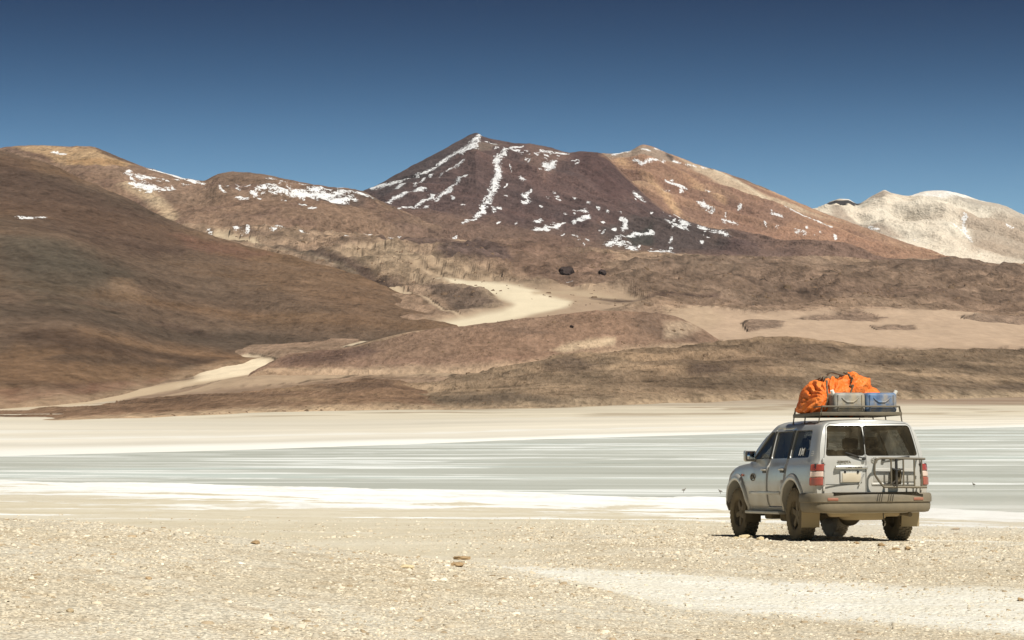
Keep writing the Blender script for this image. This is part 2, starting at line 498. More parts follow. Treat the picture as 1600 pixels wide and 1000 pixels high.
# --- big smooth dark hillside on the left --------------------------------------
E = Land.ridge([(-500, 150, 2900), (-300, 180, 2900), (0, 236, 2900), (60, 252, 2900), (140, 285, 2900), (200, 312, 2900), (270, 347, 2900), (330, 368, 2900), (400, 388, 2900), (480, 407, 2850), (560, 431, 2800), (640, 464, 2700), (700, 490, 2500), (740, 506, 2350), (800, 550, 2100)],
               [(-500, 660, 500), (-300, 650, 600), (0, 634, 800), (100, 627, 880), (250, 601, 1170), (330, 575, 1400), (420, 558, 1620), (450, 564, 1600), (520, 550, 1690), (640, 519, 1950), (740, 512, 2150), (800, 560, 2000)],
               -500, 800, 560, 220, 20, C(108, 87, 68), power=1.5)
X, Y, T = E.X, E.Y, E.T
E.Z = E.Zb + np.sin(np.pi * np.clip(T, 0, 1)) * (fbm(X / 500, Y / 900, 3, 12) * 22 + ridged(X / 150 + Y / 900, Y / 1400, 3, 19) * 3.5) + (fbm(X / 60, Y / 140, 4, 14) * 2.6 + ridged(X / 34 + Y / 210, Y / 260, 3, 24, 0.6) * 1.5 + fbm(X / 14, Y / 30, 3, 26) * 0.7) * np.clip(T + 0.1, 0, 1)
band = fbm(X / 420 + E.Zb / 55, E.Zb / 60 - X / 900, 4, 90)
E.tint(sstep(-0.05, 0.35, band), C(124, 94, 64), 0.75)
E.tint(sstep(0.0, 0.4, -band), C(86, 72, 58), 0.75)
E.tpoly([(-500, 150), (0, 240), (140, 300), (260, 350), (330, 400), (200, 400), (0, 330), (-500, 320)], C(88, 68, 56), 0.7, 22, 20)
E.tpoly([(0, 380), (120, 390), (190, 430), (140, 470), (0, 450)], C(82, 76, 62), 0.6, 22, 20)
E.tpoly([(280, 370), (360, 382), (420, 400), (380, 412), (310, 392)], C(120, 84, 66), 0.7, 12, 10)
E.tpoly([(380, 400), (560, 440), (720, 500), (600, 520), (430, 470)], C(124, 96, 70), 0.6, 20, 14)
E.tpoly([(-20, 560), (140, 520), (320, 540), (420, 560), (250, 600), (0, 632)], C(126, 94, 62), 0.6, 20, 18)
E.tpoly([(-20, 612), (160, 598), (260, 592), (200, 608), (0, 634)], C(128, 88, 66), 0.8, 8, 6)
E.tline([(50, 525), (140, 545), (240, 560), (320, 565)], 9, C(84, 66, 52), 0.8, 0.9)
E.tline([(90, 560), (200, 570), (300, 575)], 6, C(82, 66, 52), 0.7, 0.9)
E.tline([(250, 497), (290, 508), (335, 520)], 3, C(84, 66, 54), 0.6, 0.9)
E.tline([(185, 440), (200, 462), (222, 470)], 4, C(138, 110, 80), 0.5, 0.9)
E.tline([(0, 598), (60, 600), (110, 604)], 6, C(88, 68, 52), 0.6, 0.9)
E.tline([(60, 470), (120, 480), (180, 486)], 5, C(84, 72, 56), 0.6, 0.9)
E.tint(1 - sstep(-0.02, 0.07, E.T + 0.03 * E.warp), C(170, 140, 106), 0.75)
E.col = E.col * np.exp(0.30 * fbm(X / 30 + E.Zb / 14, E.Zb / 7, 4, 95) - 1.2 * np.maximum(0, fbm(X / 12, Y / 26, 3, 97) - 0.18))[..., None]
E.snows((3.0, [(42, 340), (62, 339)]), (1.5, [(26, 338), (34, 338)]))
E.build('dark_hillside', slope_material('dark_hill_soil', 4.0, 0.26, streak=(1, 0.2, 1.0)))

# --- pinkish hill in the middle ---------------------------------------------------
G = Land.ridge([(370, 600, 1200), (400, 576, 1290), (420, 566, 1330), (450, 555, 1350), (500, 547, 1390), (560, 537, 1420), (640, 517, 1470), (700, 507, 1500), (760, 501, 1520), (850, 490, 1560), (950, 481, 1600), (1010, 484, 1620), (1060, 491, 1640), (1090, 506, 1650), (1130, 536, 1640)],
               [(370, 602, 1150), (400, 582, 1220), (420, 576, 1240), (500, 578, 1250), (640, 579, 1260), (800, 574, 1290), (900, 560, 1360), (1000, 548, 1420), (1130, 538, 1500)],
               370, 1130, 390, 84, 16, C(142, 111, 86), power=0.9, back=1.2)
X, Y, T = G.X, G.Y, G.T
w = np.clip(T, 0, 1)
G.Z = G.Zb - 1.0 * w ** 6 + w * (1 - 0.8 * w ** 5) * (ridged(X / 60, Y / 120, 4, 51, 0.6) * 6.0 + fbm(X / 26, Y / 40, 4, 53) * 2.4) - 1.5 * w
G.tint(sstep(0.1, 0.5, fbm(X / 60, G.Zb / 14, 4, 55)), C(116, 92, 74), 0.75)
G.tpoly([(430, 566), (500, 550), (560, 542), (600, 552), (540, 568), (450, 572)], C(104, 80, 68), 0.8, 6, 5)
G.tpoly([(860, 545), (900, 534), (960, 528), (960, 540), (880, 550)], C(196, 170, 132), 0.8, 5, 6)
G.tpoly([(1040, 505), (1080, 490), (1100, 510), (1070, 525), (1040, 528)], C(188, 160, 126), 0.7, 8, 6)
G.tpoly([(540, 562), (760, 558), (900, 552), (800, 574), (560, 579)], C(146, 112, 88), 0.6, 6, 5)
G.tint(1 - sstep(0.0, 0.16, G.T + 0.07 * G.warp), C(176, 146, 112), 0.85)
G.build('pink_hill', slope_material('pink_hill_scree', 2.8, 0.30, streak=(1, 0.22, 1)))

# --- olive-brown hills in front of the lake's far shore ---------------------------------
H = Land.ridge([(540, 618, 980), (600, 608, 1010), (640, 602, 1050), (720, 590, 1120), (800, 575, 1200), (850, 563, 1230), (900, 556, 1250), (960, 552, 1270), (1040, 545, 1300), (1120, 538, 1320), (1200, 530, 1340), (1250, 527, 1350), (1300, 531, 1360), (1340, 540, 1370), (1400, 544, 1380), (1500, 541, 1400), (1600, 546, 1420), (1800, 545, 1450), (2100, 545, 1600)],
               [(540, 636, 790), (700, 640, 740), (800, 640, 745), (1000, 634, 800), (1200, 627, 870), (1400, 622, 940), (1600, 620, 1020), (2100, 614, 1220)],
               540, 2100, 640, 96, 16, C(138, 114, 86), power=0.85, back=0.8)
X, Y, T = H.X, H.Y, H.T
w = np.clip(T + 0.05, 0, 1)
H.Z = H.Zb + w * (ridged(X / 120, Y / 110, 4, 61) * 5.0 + fbm(X / 30, Y / 30, 4, 63) * 3.0) - 2.5 * w
nb_ = fbm(X / 160, H.Zb / 6.5 + X / 300, 4, 66)
H.tint(sstep(0.0, 0.4, nb_), C(104, 86, 66), 0.8)
H.tint(sstep(0.0, 0.35, -nb_), C(168, 138, 102), 0.85)
H.tpoly([(1060, 560), (1240, 540), (1340, 545), (1260, 570), (1100, 585)], C(108, 88, 70), 0.6, 12, 10)
H.tpoly([(1060, 575), (1100, 570), (1144, 574), (1140, 582), (1080, 585)], C(92, 74, 60), 0.8, 5, 4)
H.tpoly([(850, 566), (890, 558), (960, 570), (900, 584), (840, 580)], C(104, 86, 70), 0.7, 7, 6)
H.tpoly([(560, 622), (640, 608), (760, 604), (900, 608), (900, 622), (740, 634), (600, 634)], C(150, 122, 90), 0.4, 8, 6)
H.tpoly([(670, 622), (800, 612), (880, 628), (760, 636), (690, 634)], C(96, 82, 66), 0.7, 6, 6)
H.tpoly([(1400, 606), (1600, 600), (1640, 612), (1440, 618)], C(92, 76, 62), 0.7, 6, 5)
H.tint(1 - sstep(-0.02, 0.14, H.T + 0.07 * H.warp), C(176, 150, 114), 0.8)
H.col = H.col * np.exp(-1.6 * np.maximum(0, fbm(X / 12, Y / 14, 4, 67) - 0.1))[..., None]
H.build('low_hill', slope_material('low_hill_soil', 2.4, 0.29, streak=(1, 0.13, 1)))

# --- low brown banks at the far shore on the left -----------------------------------------
K = Land.ridge([(-500, 672, 520), (-300, 660, 580), (0, 642, 680), (150, 630, 780), (300, 616, 860), (420, 607, 930), (500, 600, 980), (580, 592, 1030), (620, 594, 1030), (650, 602, 1010), (720, 622, 960)],
               [(-500, 684, 350), (-300, 674, 380), (0, 660, 470), (200, 652, 540), (400, 644, 640), (720, 640, 730)],
               -500, 720, 460, 64, 12, C(134, 104, 76), power=0.8, back=0.8)
X, Y, T = K.X, K.Y, K.T
w = np.clip(T + 0.05, 0, 1)
K.Z = K.Zb + w * (ridged(X / 70, Y / 80, 4, 161) * 1.6 + fbm(X / 18, Y / 24, 4, 163) * 0.9) - 1.2 * w
nb_ = fbm(X / 80, K.Zb / 3.2 + X / 160, 4, 166)
K.tint(sstep(0.0, 0.4, nb_), C(104, 80, 60), 0.8)
K.tint(sstep(0.05, 0.45, -nb_), C(162, 130, 92), 0.7)
K.tpoly([(480, 606), (560, 594), (610, 594), (620, 604), (540, 612)], C(102, 80, 62), 0.7, 5, 4)
K.tint(1 - sstep(-0.02, 0.2, K.T + 0.1 * K.warp), C(186, 158, 120), 0.8)
K.build('shore_bank', slope_material('shore_bank_soil', 1.8, 0.34, streak=(1, 0.12, 1)))

# --- ridge far left: ochre dome, brown hump, snowy saddle ------------------------------------
Dm = Land.ridge([(-500, 190, 6200), (-200, 222, 6200), (0, 232, 6200), (20, 229, 6200), (60, 227, 6200), (110, 229, 6200), (140, 229, 6200), (160, 234, 6200), (180, 243, 6200), (210, 256, 6200), (250, 268, 6200), (290, 279, 6200), (318, 283, 6200), (340, 273, 6200), (365, 269, 6200), (400, 271, 6200), (440, 279, 6200), (480, 287, 6200), (520, 293, 6250), (560, 297, 6300), (580, 306, 6350), (600, 318, 6400), (640, 340, 6450), (690, 372, 6500)],
                [(-500, 400, 4600), (0, 360, 4700), (300, 345, 4700), (500, 335, 4900), (600, 346, 5200), (690, 360, 5300)],
                -500, 690, 440, 120, 16, C(134, 106, 82), power=1.1)
X, Y, T = Dm.X, Dm.Y, Dm.T
w = np.clip(T, 0, 1)
Dm.Z = Dm.Zb + np.sin(np.pi * w) * (ridged(X / 300, Y / 700, 4, 101) * 20 + fbm(X / 90, Y / 200, 4, 103) * 16) + ridged(X / 80, Y / 200, 4, 106, 0.6) * 9 * np.sin(np.pi * np.clip(w * 0.9 + 0.05, 0, 1)) + fbm(X / 40, Y / 60, 3, 105) * 3
Dm.tint(sstep(-0.1, 0.4, fbm(X / 150, Dm.Zb / 60, 4, 107)), C(112, 86, 72), 0.7)
Dm.tpoly([(20, 230), (110, 227), (170, 240), (215, 262), (150, 272), (100, 262), (60, 246)], C(176, 142, 96), 0.9, 6, 6)
Dm.tpoly([(100, 254), (150, 250), (200, 256), (190, 268), (130, 268)], C(164, 122, 70), 0.7, 6, 5)
Dm.tpoly([(30, 238), (60, 244), (100, 262), (70, 256), (36, 244)], C(112, 84, 66), 0.8, 5, 4)
Dm.tpoly([(150, 232), (180, 242), (215, 258), (205, 258), (165, 244)], C(96, 74, 58), 0.9, 3, 3)
Dm.tline([(196, 300), (230, 312), (256, 330), (266, 345)], 6, C(186, 160, 122), 0.85)
Dm.tpoly([(322, 284), (350, 270), (420, 275), (470, 286), (420, 300), (350, 298)], C(122, 96, 74), 0.9, 7, 5)
Dm.tpoly([(180, 262), (260, 282), (320, 300), (300, 316), (200, 296), (150, 280)], C(150, 120, 94), 0.6, 10, 8)
Dm.tpoly([(480, 290), (575, 298), (600, 320), (560, 330), (470, 318)], C(86, 72, 64), 0.6, 8, 6)
Dm.snows((2.4, [(84, 239), (98, 243)]), (3.2, [(232, 265), (268, 273), (300, 284), (314, 288)]), (1.8, [(298, 290), (314, 290)]),
         (5.0, [(216, 302), (232, 306), (262, 308)]), (2.4, [(196, 282), (236, 286)]), (3.0, [(372, 317), (386, 319)]),
         (3.2, [(412, 288), (438, 290)]), (3.0, [(422, 282), (452, 292)]), (2.6, [(462, 287), (500, 296)]),
         (9, [(418, 302), (440, 304), (480, 309), (520, 312), (566, 310)]), (5, [(480, 304), (540, 303), (566, 305)]), (5, [(500, 316), (540, 318)]))
for k in range(70):
    px = rs.uniform(196, 560); py = np.interp(px, [196, 320, 560], [288, 300, 318]) + rs.normal(0, 9)
    Dm.snows((rs.uniform(0.8, 1.9), [(px, py), (px + rs.uniform(2, 12), py + rs.uniform(-1, 3))]))
Dm.build('ochre_ridge', slope_material('ochre_ridge_scree', 8.0, 0.40, streak=(1, 0.25, 1)))

# --- the dark snow-streaked mountain ------------------------------------------------------------
A = Land.ridge([(500, 330, 7600), (540, 312, 7900), (575, 297, 8200), (620, 272, 8200), (680, 240, 8200), (720, 219, 8200), (735, 211, 8200), (745, 208, 8200), (756, 214, 8200), (770, 217, 8200), (800, 223, 8150), (830, 225, 8100), (860, 231, 8000), (890, 238, 7900), (920, 237, 7800), (945, 243, 7750), (965, 262, 7600), (1000, 296, 7300), (1040, 328, 7000), (1090, 350, 6800), (1150, 368, 6600), (1230, 386, 6400), (1320, 403, 6200), (1420, 436, 6000)],
               [(500, 345, 6300), (600, 346, 6100), (700, 360, 5900), (900, 388, 5600), (1100, 408, 5400), (1420, 424, 5300)],
               500, 1420, 560, 190, 20, C(96, 75, 70), power=1.15)
X, Y, T = A.X, A.Y, A.T
w = np.clip(T, 0, 1)
lat = X + 0.35 * (Y - 7000)
A.Z = A.Zb + np.sin(np.pi * w) * (ridged(lat / 260, Y / 2600, 4, 121, 0.55) * 42 + fbm(X / 420, Y / 900, 3, 123) * 40) + np.sin(np.pi * np.clip(w * 0.9 + 0.08, 0, 1)) * ridged(lat / 75, Y / 900, 4, 122, 0.6) * 11 + fbm(X / 40, Y / 60, 4, 125) * 4.0
A.tint(sstep(-0.1, 0.4, fbm(lat / 130, A.Zb / 240, 4, 127)), C(112, 84, 76), 0.7)
A.tint(sstep(0.0, 0.4, fbm(lat / 60, A.Zb / 200, 4, 128)), C(80, 64, 62), 0.6)
A.tpoly([(560, 305), (745, 206), (752, 216), (700, 262), (600, 318)], C(84, 72, 70), 0.75, 6, 5)
A.tpoly([(745, 230), (790, 226), (770, 240), (740, 252)], C(126, 108, 92), 0.7, 5, 4)
A.tpoly([(830, 226), (895, 238), (880, 262), (850, 300), (820, 260)], C(128, 98, 82), 0.6, 8, 8)
A.tpoly([(895, 240), (930, 236), (965, 262), (1000, 300), (960, 320), (900, 280)], C(88, 64, 60), 0.75, 8, 8)
A.tpoly([(940, 360), (1040, 345), (1140, 372), (1140, 400), (1000, 400), (940, 388)], C(82, 72, 68), 0.75, 8, 6)
A.tpoly([(560, 330), (700, 345), (900, 380), (1000, 400), (700, 372)], C(124, 92, 76), 0.5, 10, 10)
A.tint((1 - sstep(0.02, 0.24, A.T + 0.10 * A.warp)) * (1 - 0.55 * sstep(900 * 0 + 300, 900, X)), C(124, 97, 78), 0.75)
A.tline([(945, 246), (965, 262), (1000, 297), (1040, 330), (1090, 352), (1150, 370), (1230, 388)], 5, C(140, 106, 82), 0.75, 0.8)
A.tint(sstep(430, 760, X + 120 * A.warp), C(136, 106, 86), 0.8)
A.tpoly([(975, 374), (1018, 368), (1022, 384), (990, 392)], C(70, 68, 62), 0.9, 4, 2)
S = A.snows
S((4.0, [(582, 304, 2.5), (612, 296, 3.5), (650, 284, 3), (680, 268, 2.5), (700, 252, 3.5), (722, 243, 6), (738, 231, 6), (746, 217, 3.5), (750, 211, 2)]),
  (4.5, [(730, 236), (742, 240), (722, 248)]), (2.2, [(611, 306), (634, 298)]), (2.2, [(650, 298), (664, 288), (675, 279)]),
  (2.6, [(598, 327), (620, 318), (645, 310), (664, 305)]), (2.8, [(624, 337), (655, 324), (678, 312)]), (2.2, [(646, 335), (668, 328)]),
  (2.6, [(687, 306), (706, 298), (728, 282)]), (2.4, [(683, 316), (694, 310)]), (1.6, [(688, 281), (700, 274)]), (1.8, [(700, 271), (714, 266), (724, 261)]),
  (3.0, [(818, 230, 2), (800, 236, 3), (784, 252, 4), (776, 264, 3.5), (778, 282, 4), (772, 302, 4), (758, 322, 4), (752, 338, 3.5), (744, 347, 3), (724, 354, 2)]),
  (1.6, [(722, 331), (726, 330)]), (2.6, [(772, 332), (780, 326)]), (2.4, [(845, 238), (862, 242), (888, 245)]), (1.8, [(770, 228), (775, 230)]),
  (3.5, [(852, 270), (858, 278), (848, 286)]), (3.0, [(866, 268), (862, 276)]), (2.5, [(812, 290), (818, 296)]), (3, [(820, 310), (826, 316), (820, 324)]),
  (2.4, [(898, 336), (915, 338)]), (2.2, [(896, 354), (920, 350)]), (3.4, [(834, 362), (852, 360), (872, 356)]), (2.4, [(838, 350), (846, 348)]),
  (3.2, [(994, 306), (1002, 314), (1010, 324)]), (3.0, [(974, 366), (978, 358), (972, 354)]), (4.0, [(960, 382), (974, 386), (988, 392)]), (3.4, [(948, 386), (966, 380)]),
  (2.4, [(982, 374), (1018, 374)]), (3.2, [(1016, 398), (1040, 398), (1064, 400)]), (3.0, [(1036, 392), (1046, 394)]),
  (4.5, [(1042, 352), (1056, 366), (1070, 376)]), (4.5, [(1068, 358), (1080, 368), (1096, 374), (1112, 378)]), (4.0, [(1096, 368), (1120, 376), (1136, 384)]),
  (2.5, [(1048, 346), (1054, 348)]), (2.5, [(1074, 402), (1082, 404)]), (2.2, [(1164, 390), (1172, 393)]), (2, [(897, 372), (902, 373)]))
for k in range(70):
    px = rs.uniform(700, 1120); py = rs.uniform(300, 396)
    if py > 262 + max(0, px - 960) * 0.55:
        S((rs.uniform(0.6, 1.4), [(px, py), (px + rs.uniform(1, 6), py + rs.uniform(-2, 3))]))
for k in range(40):
    px = rs.uniform(745, 900); py = np.interp(px, [745, 900], [222, 252]) + rs.exponential(14)
    S((rs.uniform(0.7, 1.6), [(px, py), (px + rs.uniform(1, 7), py + rs.uniform(-2, 4))]))
A.build('snowy_mountain', slope_material('snowy_mountain_scree', 8.0, 0.30, 0.9, streak=(1, 0.3, 1)))

# --- ochre mountain behind it -------------------------------------------------------------------------
B = Land.ridge([(840, 262, 9200), (900, 243, 9200), (925, 240, 9200), (960, 240, 9200), (985, 235, 9200), (1005, 226, 9200), (1020, 229, 9200), (1040, 238, 9200), (1060, 245, 9150), (1090, 257, 9100), (1110, 263, 9050), (1150, 276, 9000), (1200, 296, 8900), (1280, 330, 8700), (1340, 352, 8500), (1400, 376, 8300), (1460, 398, 8100), (1560, 446, 7900)],
               [(840, 320, 7900), (960, 345, 7700), (1060, 380, 7300), (1200, 408, 6900), (1380, 424, 6700), (1560, 436, 6700)],
               840, 1560, 440, 150, 16, C(166, 126, 94), power=1.15)
X, Y, T = B.X, B.Y, B.T
w = np.clip(T, 0, 1)
lat = X + 0.55 * (Y - 8000)
B.Z = B.Zb + np.sin(np.pi * w) * (ridged(lat / 240, Y / 2800, 4, 141, 0.55) * 50 + fbm(X / 400, Y / 900, 3, 143) * 26) + np.sin(np.pi * np.clip(w * 0.9 + 0.08, 0, 1)) * ridged(lat / 85, Y / 1000, 4, 142, 0.6) * 12 + fbm(X / 40, Y / 60, 4, 145) * 3.5
g_ = fbm(lat / 150, B.Zb / 420, 4, 147)
B.tint(sstep(-0.05, 0.3, g_), C(134, 98, 78), 0.75)
B.tint(sstep(0.1, 0.4, -g_), C(192, 154, 112), 0.7)
B.tpoly([(935, 242), (1000, 228), (1050, 242), (1060, 262), (1000, 250), (940, 250)], C(150, 132, 112), 0.8, 5, 4)
B.tpoly([(1040, 238), (1054, 246), (1052, 258), (1040, 246)], C(84, 70, 62), 0.9, 2.5, 2)
B.tpoly([(1060, 250), (1110, 262), (1180, 300), (1260, 335), (1340, 362), (1280, 350), (1180, 320), (1100, 280)], C(196, 172, 138), 0.8, 8, 6)
B.tline([(1118, 268), (1150, 284), (1180, 304), (1206, 326)], 4, C(206, 186, 152), 0.8)
B.tline([(970, 256), (1000, 280), (1020, 300), (1040, 320), (1058, 345)], 6, C(200, 158, 108), 0.8)
B.tline([(1050, 270), (1080, 295), (1110, 318), (1130, 330)], 5, C(196, 154, 106), 0.7)
B.tpoly([(960, 262), (1060, 270), (1090, 300), (1060, 320), (1000, 290)], C(138, 98, 74), 0.6, 9, 8)
B.tpoly([(1130, 315), (1200, 335), (1260, 365), (1200, 365), (1140, 340)], C(128, 96, 80), 0.6, 8, 8)
B.tpoly([(1180, 372), (1300, 372), (1400, 392), (1300, 402), (1200, 394)], C(170, 124, 92), 0.6, 10, 8)
B.tint(1 - sstep(0.03, 0.2, B.T + 0.10 * B.warp), C(136, 104, 82), 0.6)
B.tline([(1108, 262, 2), (1112, 266, 2)], 2, C(60, 58, 52), 0.8)
B.tline([(1145, 275, 2), (1170, 285, 2), (1200, 297, 2)], 2, C(80, 74, 66), 0.7)
S = B.snows
S((2.6, [(958, 244), (968, 238), (982, 234)]), (2.2, [(1004, 236), (1014, 238)]), (2.6, [(992, 258), (1004, 262), (1024, 262), (1038, 258)]),
  (2.2, [(1054, 256), (1062, 258)]), (2.4, [(1074, 262), (1086, 264)]), (1.8, [(1098, 264), (1104, 265)]), (1.6, [(1024, 234), (1034, 235)]),
  (2.0, [(1042, 298), (1066, 308)]), (1.6, [(1048, 289), (1050, 289)]), (2.6, [(1092, 334), (1112, 344)]), (2.6, [(1132, 356), (1150, 360)]), (2.4, [(1168, 352), (1188, 362)]),
  (2.0, [(1205, 346), (1220, 352)]), (1.8, [(1228, 346), (1270, 362), (1300, 372)]), (1.2, [(1176, 314), (1216, 334)]), (2.6, [(1244, 380), (1256, 383)]), (2.6, [(1270, 394), (1278, 396)]), (2.8, [(1294, 401), (1312, 404)]), (2.2, [(1190, 394), (1200, 394)]), (2.2, [(1234, 390), (1244, 396)]))
for k in range(30):
    px = rs.uniform(1000, 1320); py = np.interp(px, [1000, 1320], [290, 396]) + rs.normal(0, 12)
    S((rs.uniform(0.7, 1.4), [(px, py), (px + rs.uniform(1, 6), py + rs.uniform(0, 3))]))
B.build('ochre_mountain', slope_material('ochre_mountain_scree', 8.0, 0.26, 0.8, streak=(1, 0.3, 1)))

# --- pale mountain far right ------------------------------------------------------------------------------
P = Land.ridge([(1220, 352, 11500), (1262, 333, 11500), (1278, 326, 11500), (1296, 316, 11500), (1310, 311, 11500), (1325, 311, 11500), (1340, 319, 11500), (1360, 308, 11500), (1374, 301, 11500), (1382, 297, 11500), (1392, 301, 11500), (1420, 306, 11500), (1440, 300, 11500), (1475, 298, 11500), (1500, 303, 11500), (1530, 313, 11500), (1570, 322, 11500), (1600, 336, 11500), (1700, 362, 11500), (2100, 420, 11500)],
               [(1220, 385, 9300), (1400, 402, 8800), (1600, 414, 8500), (2100, 440, 8500)],
               1220, 2100, 400, 130, 16, C(226, 212, 186), power=1.1)
X, Y, T = P.X, P.Y, P.T
w = np.clip(T, 0, 1)
lat = X + 0.3 * (Y - 10000)
P.Z = P.Zb + np.sin(np.pi * w) * (ridged(lat / 330, Y / 1800, 4, 181, 0.6) * 72 + fbm(X / 300, Y / 700, 3, 183) * 30) + np.sin(np.pi * np.clip(w * 0.9 + 0.08, 0, 1)) * ridged(lat / 110, Y / 700, 4, 182, 0.6) * 18 + fbm(X / 60, Y / 90, 4, 185) * 5
P.tint(sstep(0.0, 0.4, fbm(lat / 200, P.Zb / 300, 4, 187)), C(196, 176, 148), 0.6)
P.tpoly([(1262, 336), (1296, 308), (1344, 306), (1348, 320), (1322, 332), (1288, 338)], C(66, 60, 58), 1.0, 2, 1)
P.tpoly([(1360, 312), (1380, 300), (1396, 304), (1392, 316), (1368, 318)], C(146, 124, 106), 0.6, 4, 3)
P.tpoly([(1490, 306), (1560, 316), (1620, 340), (1600, 362), (1530, 345), (1490, 325)], C(172, 160, 142), 0.7, 8, 8)
P.tpoly([(1500, 345), (1560, 352), (1620, 370), (1620, 410), (1520, 396)], C(170, 146, 120), 0.75, 8, 8)
P.tpoly([(1300, 340), (1360, 360), (1420, 380), (1380, 392), (1300, 366)], C(158, 134, 112), 0.7, 6, 6)
P.tpoly([(1420, 300), (1475, 297), (1530, 314), (1470, 316)], C(238, 232, 220), 0.9, 5, 5)
S = P.snows
S((2.0, [(1510, 354), (1502, 366), (1506, 380), (1518, 388)]), (1.6, [(1480, 370), (1516, 384)]), (1.8, [(1575, 370), (1582, 372)]), (1.6, [(1360, 364), (1372, 367)]), (1.5, [(1418, 380), (1430, 382)]), (1.4, [(1318, 311), (1334, 316)]), (1.5, [(1594, 356), (1598, 357)]))
P.build('pale_mountain', slope_material('pale_mountain_scree', 11.0, 0.15, 0.8, streak=(1, 0.3, 1)))

# ------------------------------------------------------------------ lake
def lake_material():
    t = NT('lake_water')
    v = t.coords((0.012, 0.05, 1))
    n1 = t.noise(v, 1.0, 5, 0.55, 0.6)
    n2 = t.noise(t.coords((0.036, 0.17, 1)), 1.0, 5, 0.64, 0.9)
    n3 = t.noise(t.coords((0.006, 0.035, 1), rot=(0, 0, R(2))), 1.0, 4, 0.5, 0.8)
    base = t.mix(t.ramp(n1, 0.35, 0.65), lin(178, 180, 168, 1.35), lin(200, 202, 191, 1.35))
    base = t.mix(t.math('MULTIPLY', t.ramp(n3, 0.5, 0.62), 0.5), base, lin(200, 212, 206, 1.25))
    bars = t.math('MULTIPLY', t.ramp(n3, 0.42, 0.54), t.ramp(n2, 0.50, 0.57))
    base = t.mix(t.math('MULTIPLY', bars, 0.9), base, lin(246, 248, 242, 1.3))
    rip = t.noise(t.coords((0.8, 2.2, 1)), 1.0, 4, 0.6)
    nrm = t.bump(rip, 0.5, 0.12)
    return t.done(t.bsdf(base, 0.6, 0.16, normal=nrm))
lake = new_mesh_obj('lake', [(-3000, 60, LAKE_Z), (3000, 60, LAKE_Z), (3000, 1500, LAKE_Z), (-3000, 1500, LAKE_Z)], [(0, 1, 2, 3)], lake_material(), smooth=False)
tag(lake, kind='structure')

# ------------------------------------------------------------------ near ground: gravel, track and beach in one sheet
def mound(X, Y):
    """gravel mound in the left foreground"""
    ridge = 27.5 - 0.10 * (X + 4)
    h = 0.62 * sstep(2.0, -6.5, X) + 0.10 * sstep(4.0, -2, X)
    return h * np.exp(-np.maximum(Y - ridge, 0) ** 2 / 5.0) * (0.55 + 0.45 * sstep(14, 24, Y))
SH_PX = [-600, 0, 250, 400, 520, 640, 800, 1100, 1300, 1500, 1600, 2200]
SH_PY = [744, 750, 755, 759, 762, 765, 768, 776, 785, 795, 800, 815]
TRX = [-0.9, 0.4, 1.6, 3.2, 5.4, 9.0, 14.0]
TRN = [28.6, 26.4, 23.8, 22.0, 20.6, 18.6, 16.0]
TRF = [30.2, 30.2, 29.0, 27.9, 26.6, 25.0, 24.0]
def ground_z(X, Y, fine=True):
    Yc = np.maximum(Y, 1.0)
    px = np.clip(800 + F * X / Yc, -600, 2200)
    rs_ = shore_d(np.interp(px, SH_PX, SH_PY))
    z = -3.0 * np.maximum(Y - 36.0, 0) / (rs_ - 36.0)
    z = np.where(Y > 36, z, 0.0)
    z = np.maximum(z, -9.0)
    z = z + mound(X, Y)
    calm = 1 - np.exp(-(((X - 4.9) / 2.6) ** 2 + ((Y - 38) / 3.4) ** 2) ** 2)
    z = z + fbm(X / 3.1, Y / 3.1, 3, 201) * 0.05 * calm * sstep(8, 14, Y)
    # wheel ruts of the pale track in front
    if fine:
        z = z + fbm(X / 0.55, Y / 0.8, 4, 205) * 0.020 * calm + fbm(X / 11, Y / 16, 4, 209) * 0.24 * sstep(55, 110, Y)
        cen = np.interp(X, TRX, 0.5 * (np.array(TRN) + np.array(TRF)))
        z = z - 0.035 * np.exp(-((np.abs(Y - cen + 0.3 * fbm(X / 4, Y / 9, 2, 215)) - 0.95) / 0.22) ** 2) * sstep(-1.5, 0.5, X)
    return z
dense = np.arange(-140, 1741, 2.8)
ang_px = np.concatenate([np.linspace(-560, -150, 60), dense, np.linspace(1750, 2160, 60)])
ang = np.arctan((ang_px - 800) / F)
rest = np.linspace(ang[-1], ang[0] + 2 * np.pi, 90)[1:-1]
ang = np.concatenate([ang, rest])
rad = np.concatenate([np.geomspace(0.6, 17, 24)[:-1], np.arange(17, 46, 0.165), np.geomspace(46, 270, 120)])
AA, RR = np.meshgrid(ang, rad)
GX, GY = RR * np.sin(AA), RR * np.cos(AA)
GZ = ground_z(GX, GY)
gv = np.stack([GX, GY, GZ], -1).reshape(-1, 3)
ground = new_mesh_obj('ground', gv, grid_faces(len(rad), len(ang), closed=True)[:, ::-1])
tag(ground, kind='structure')

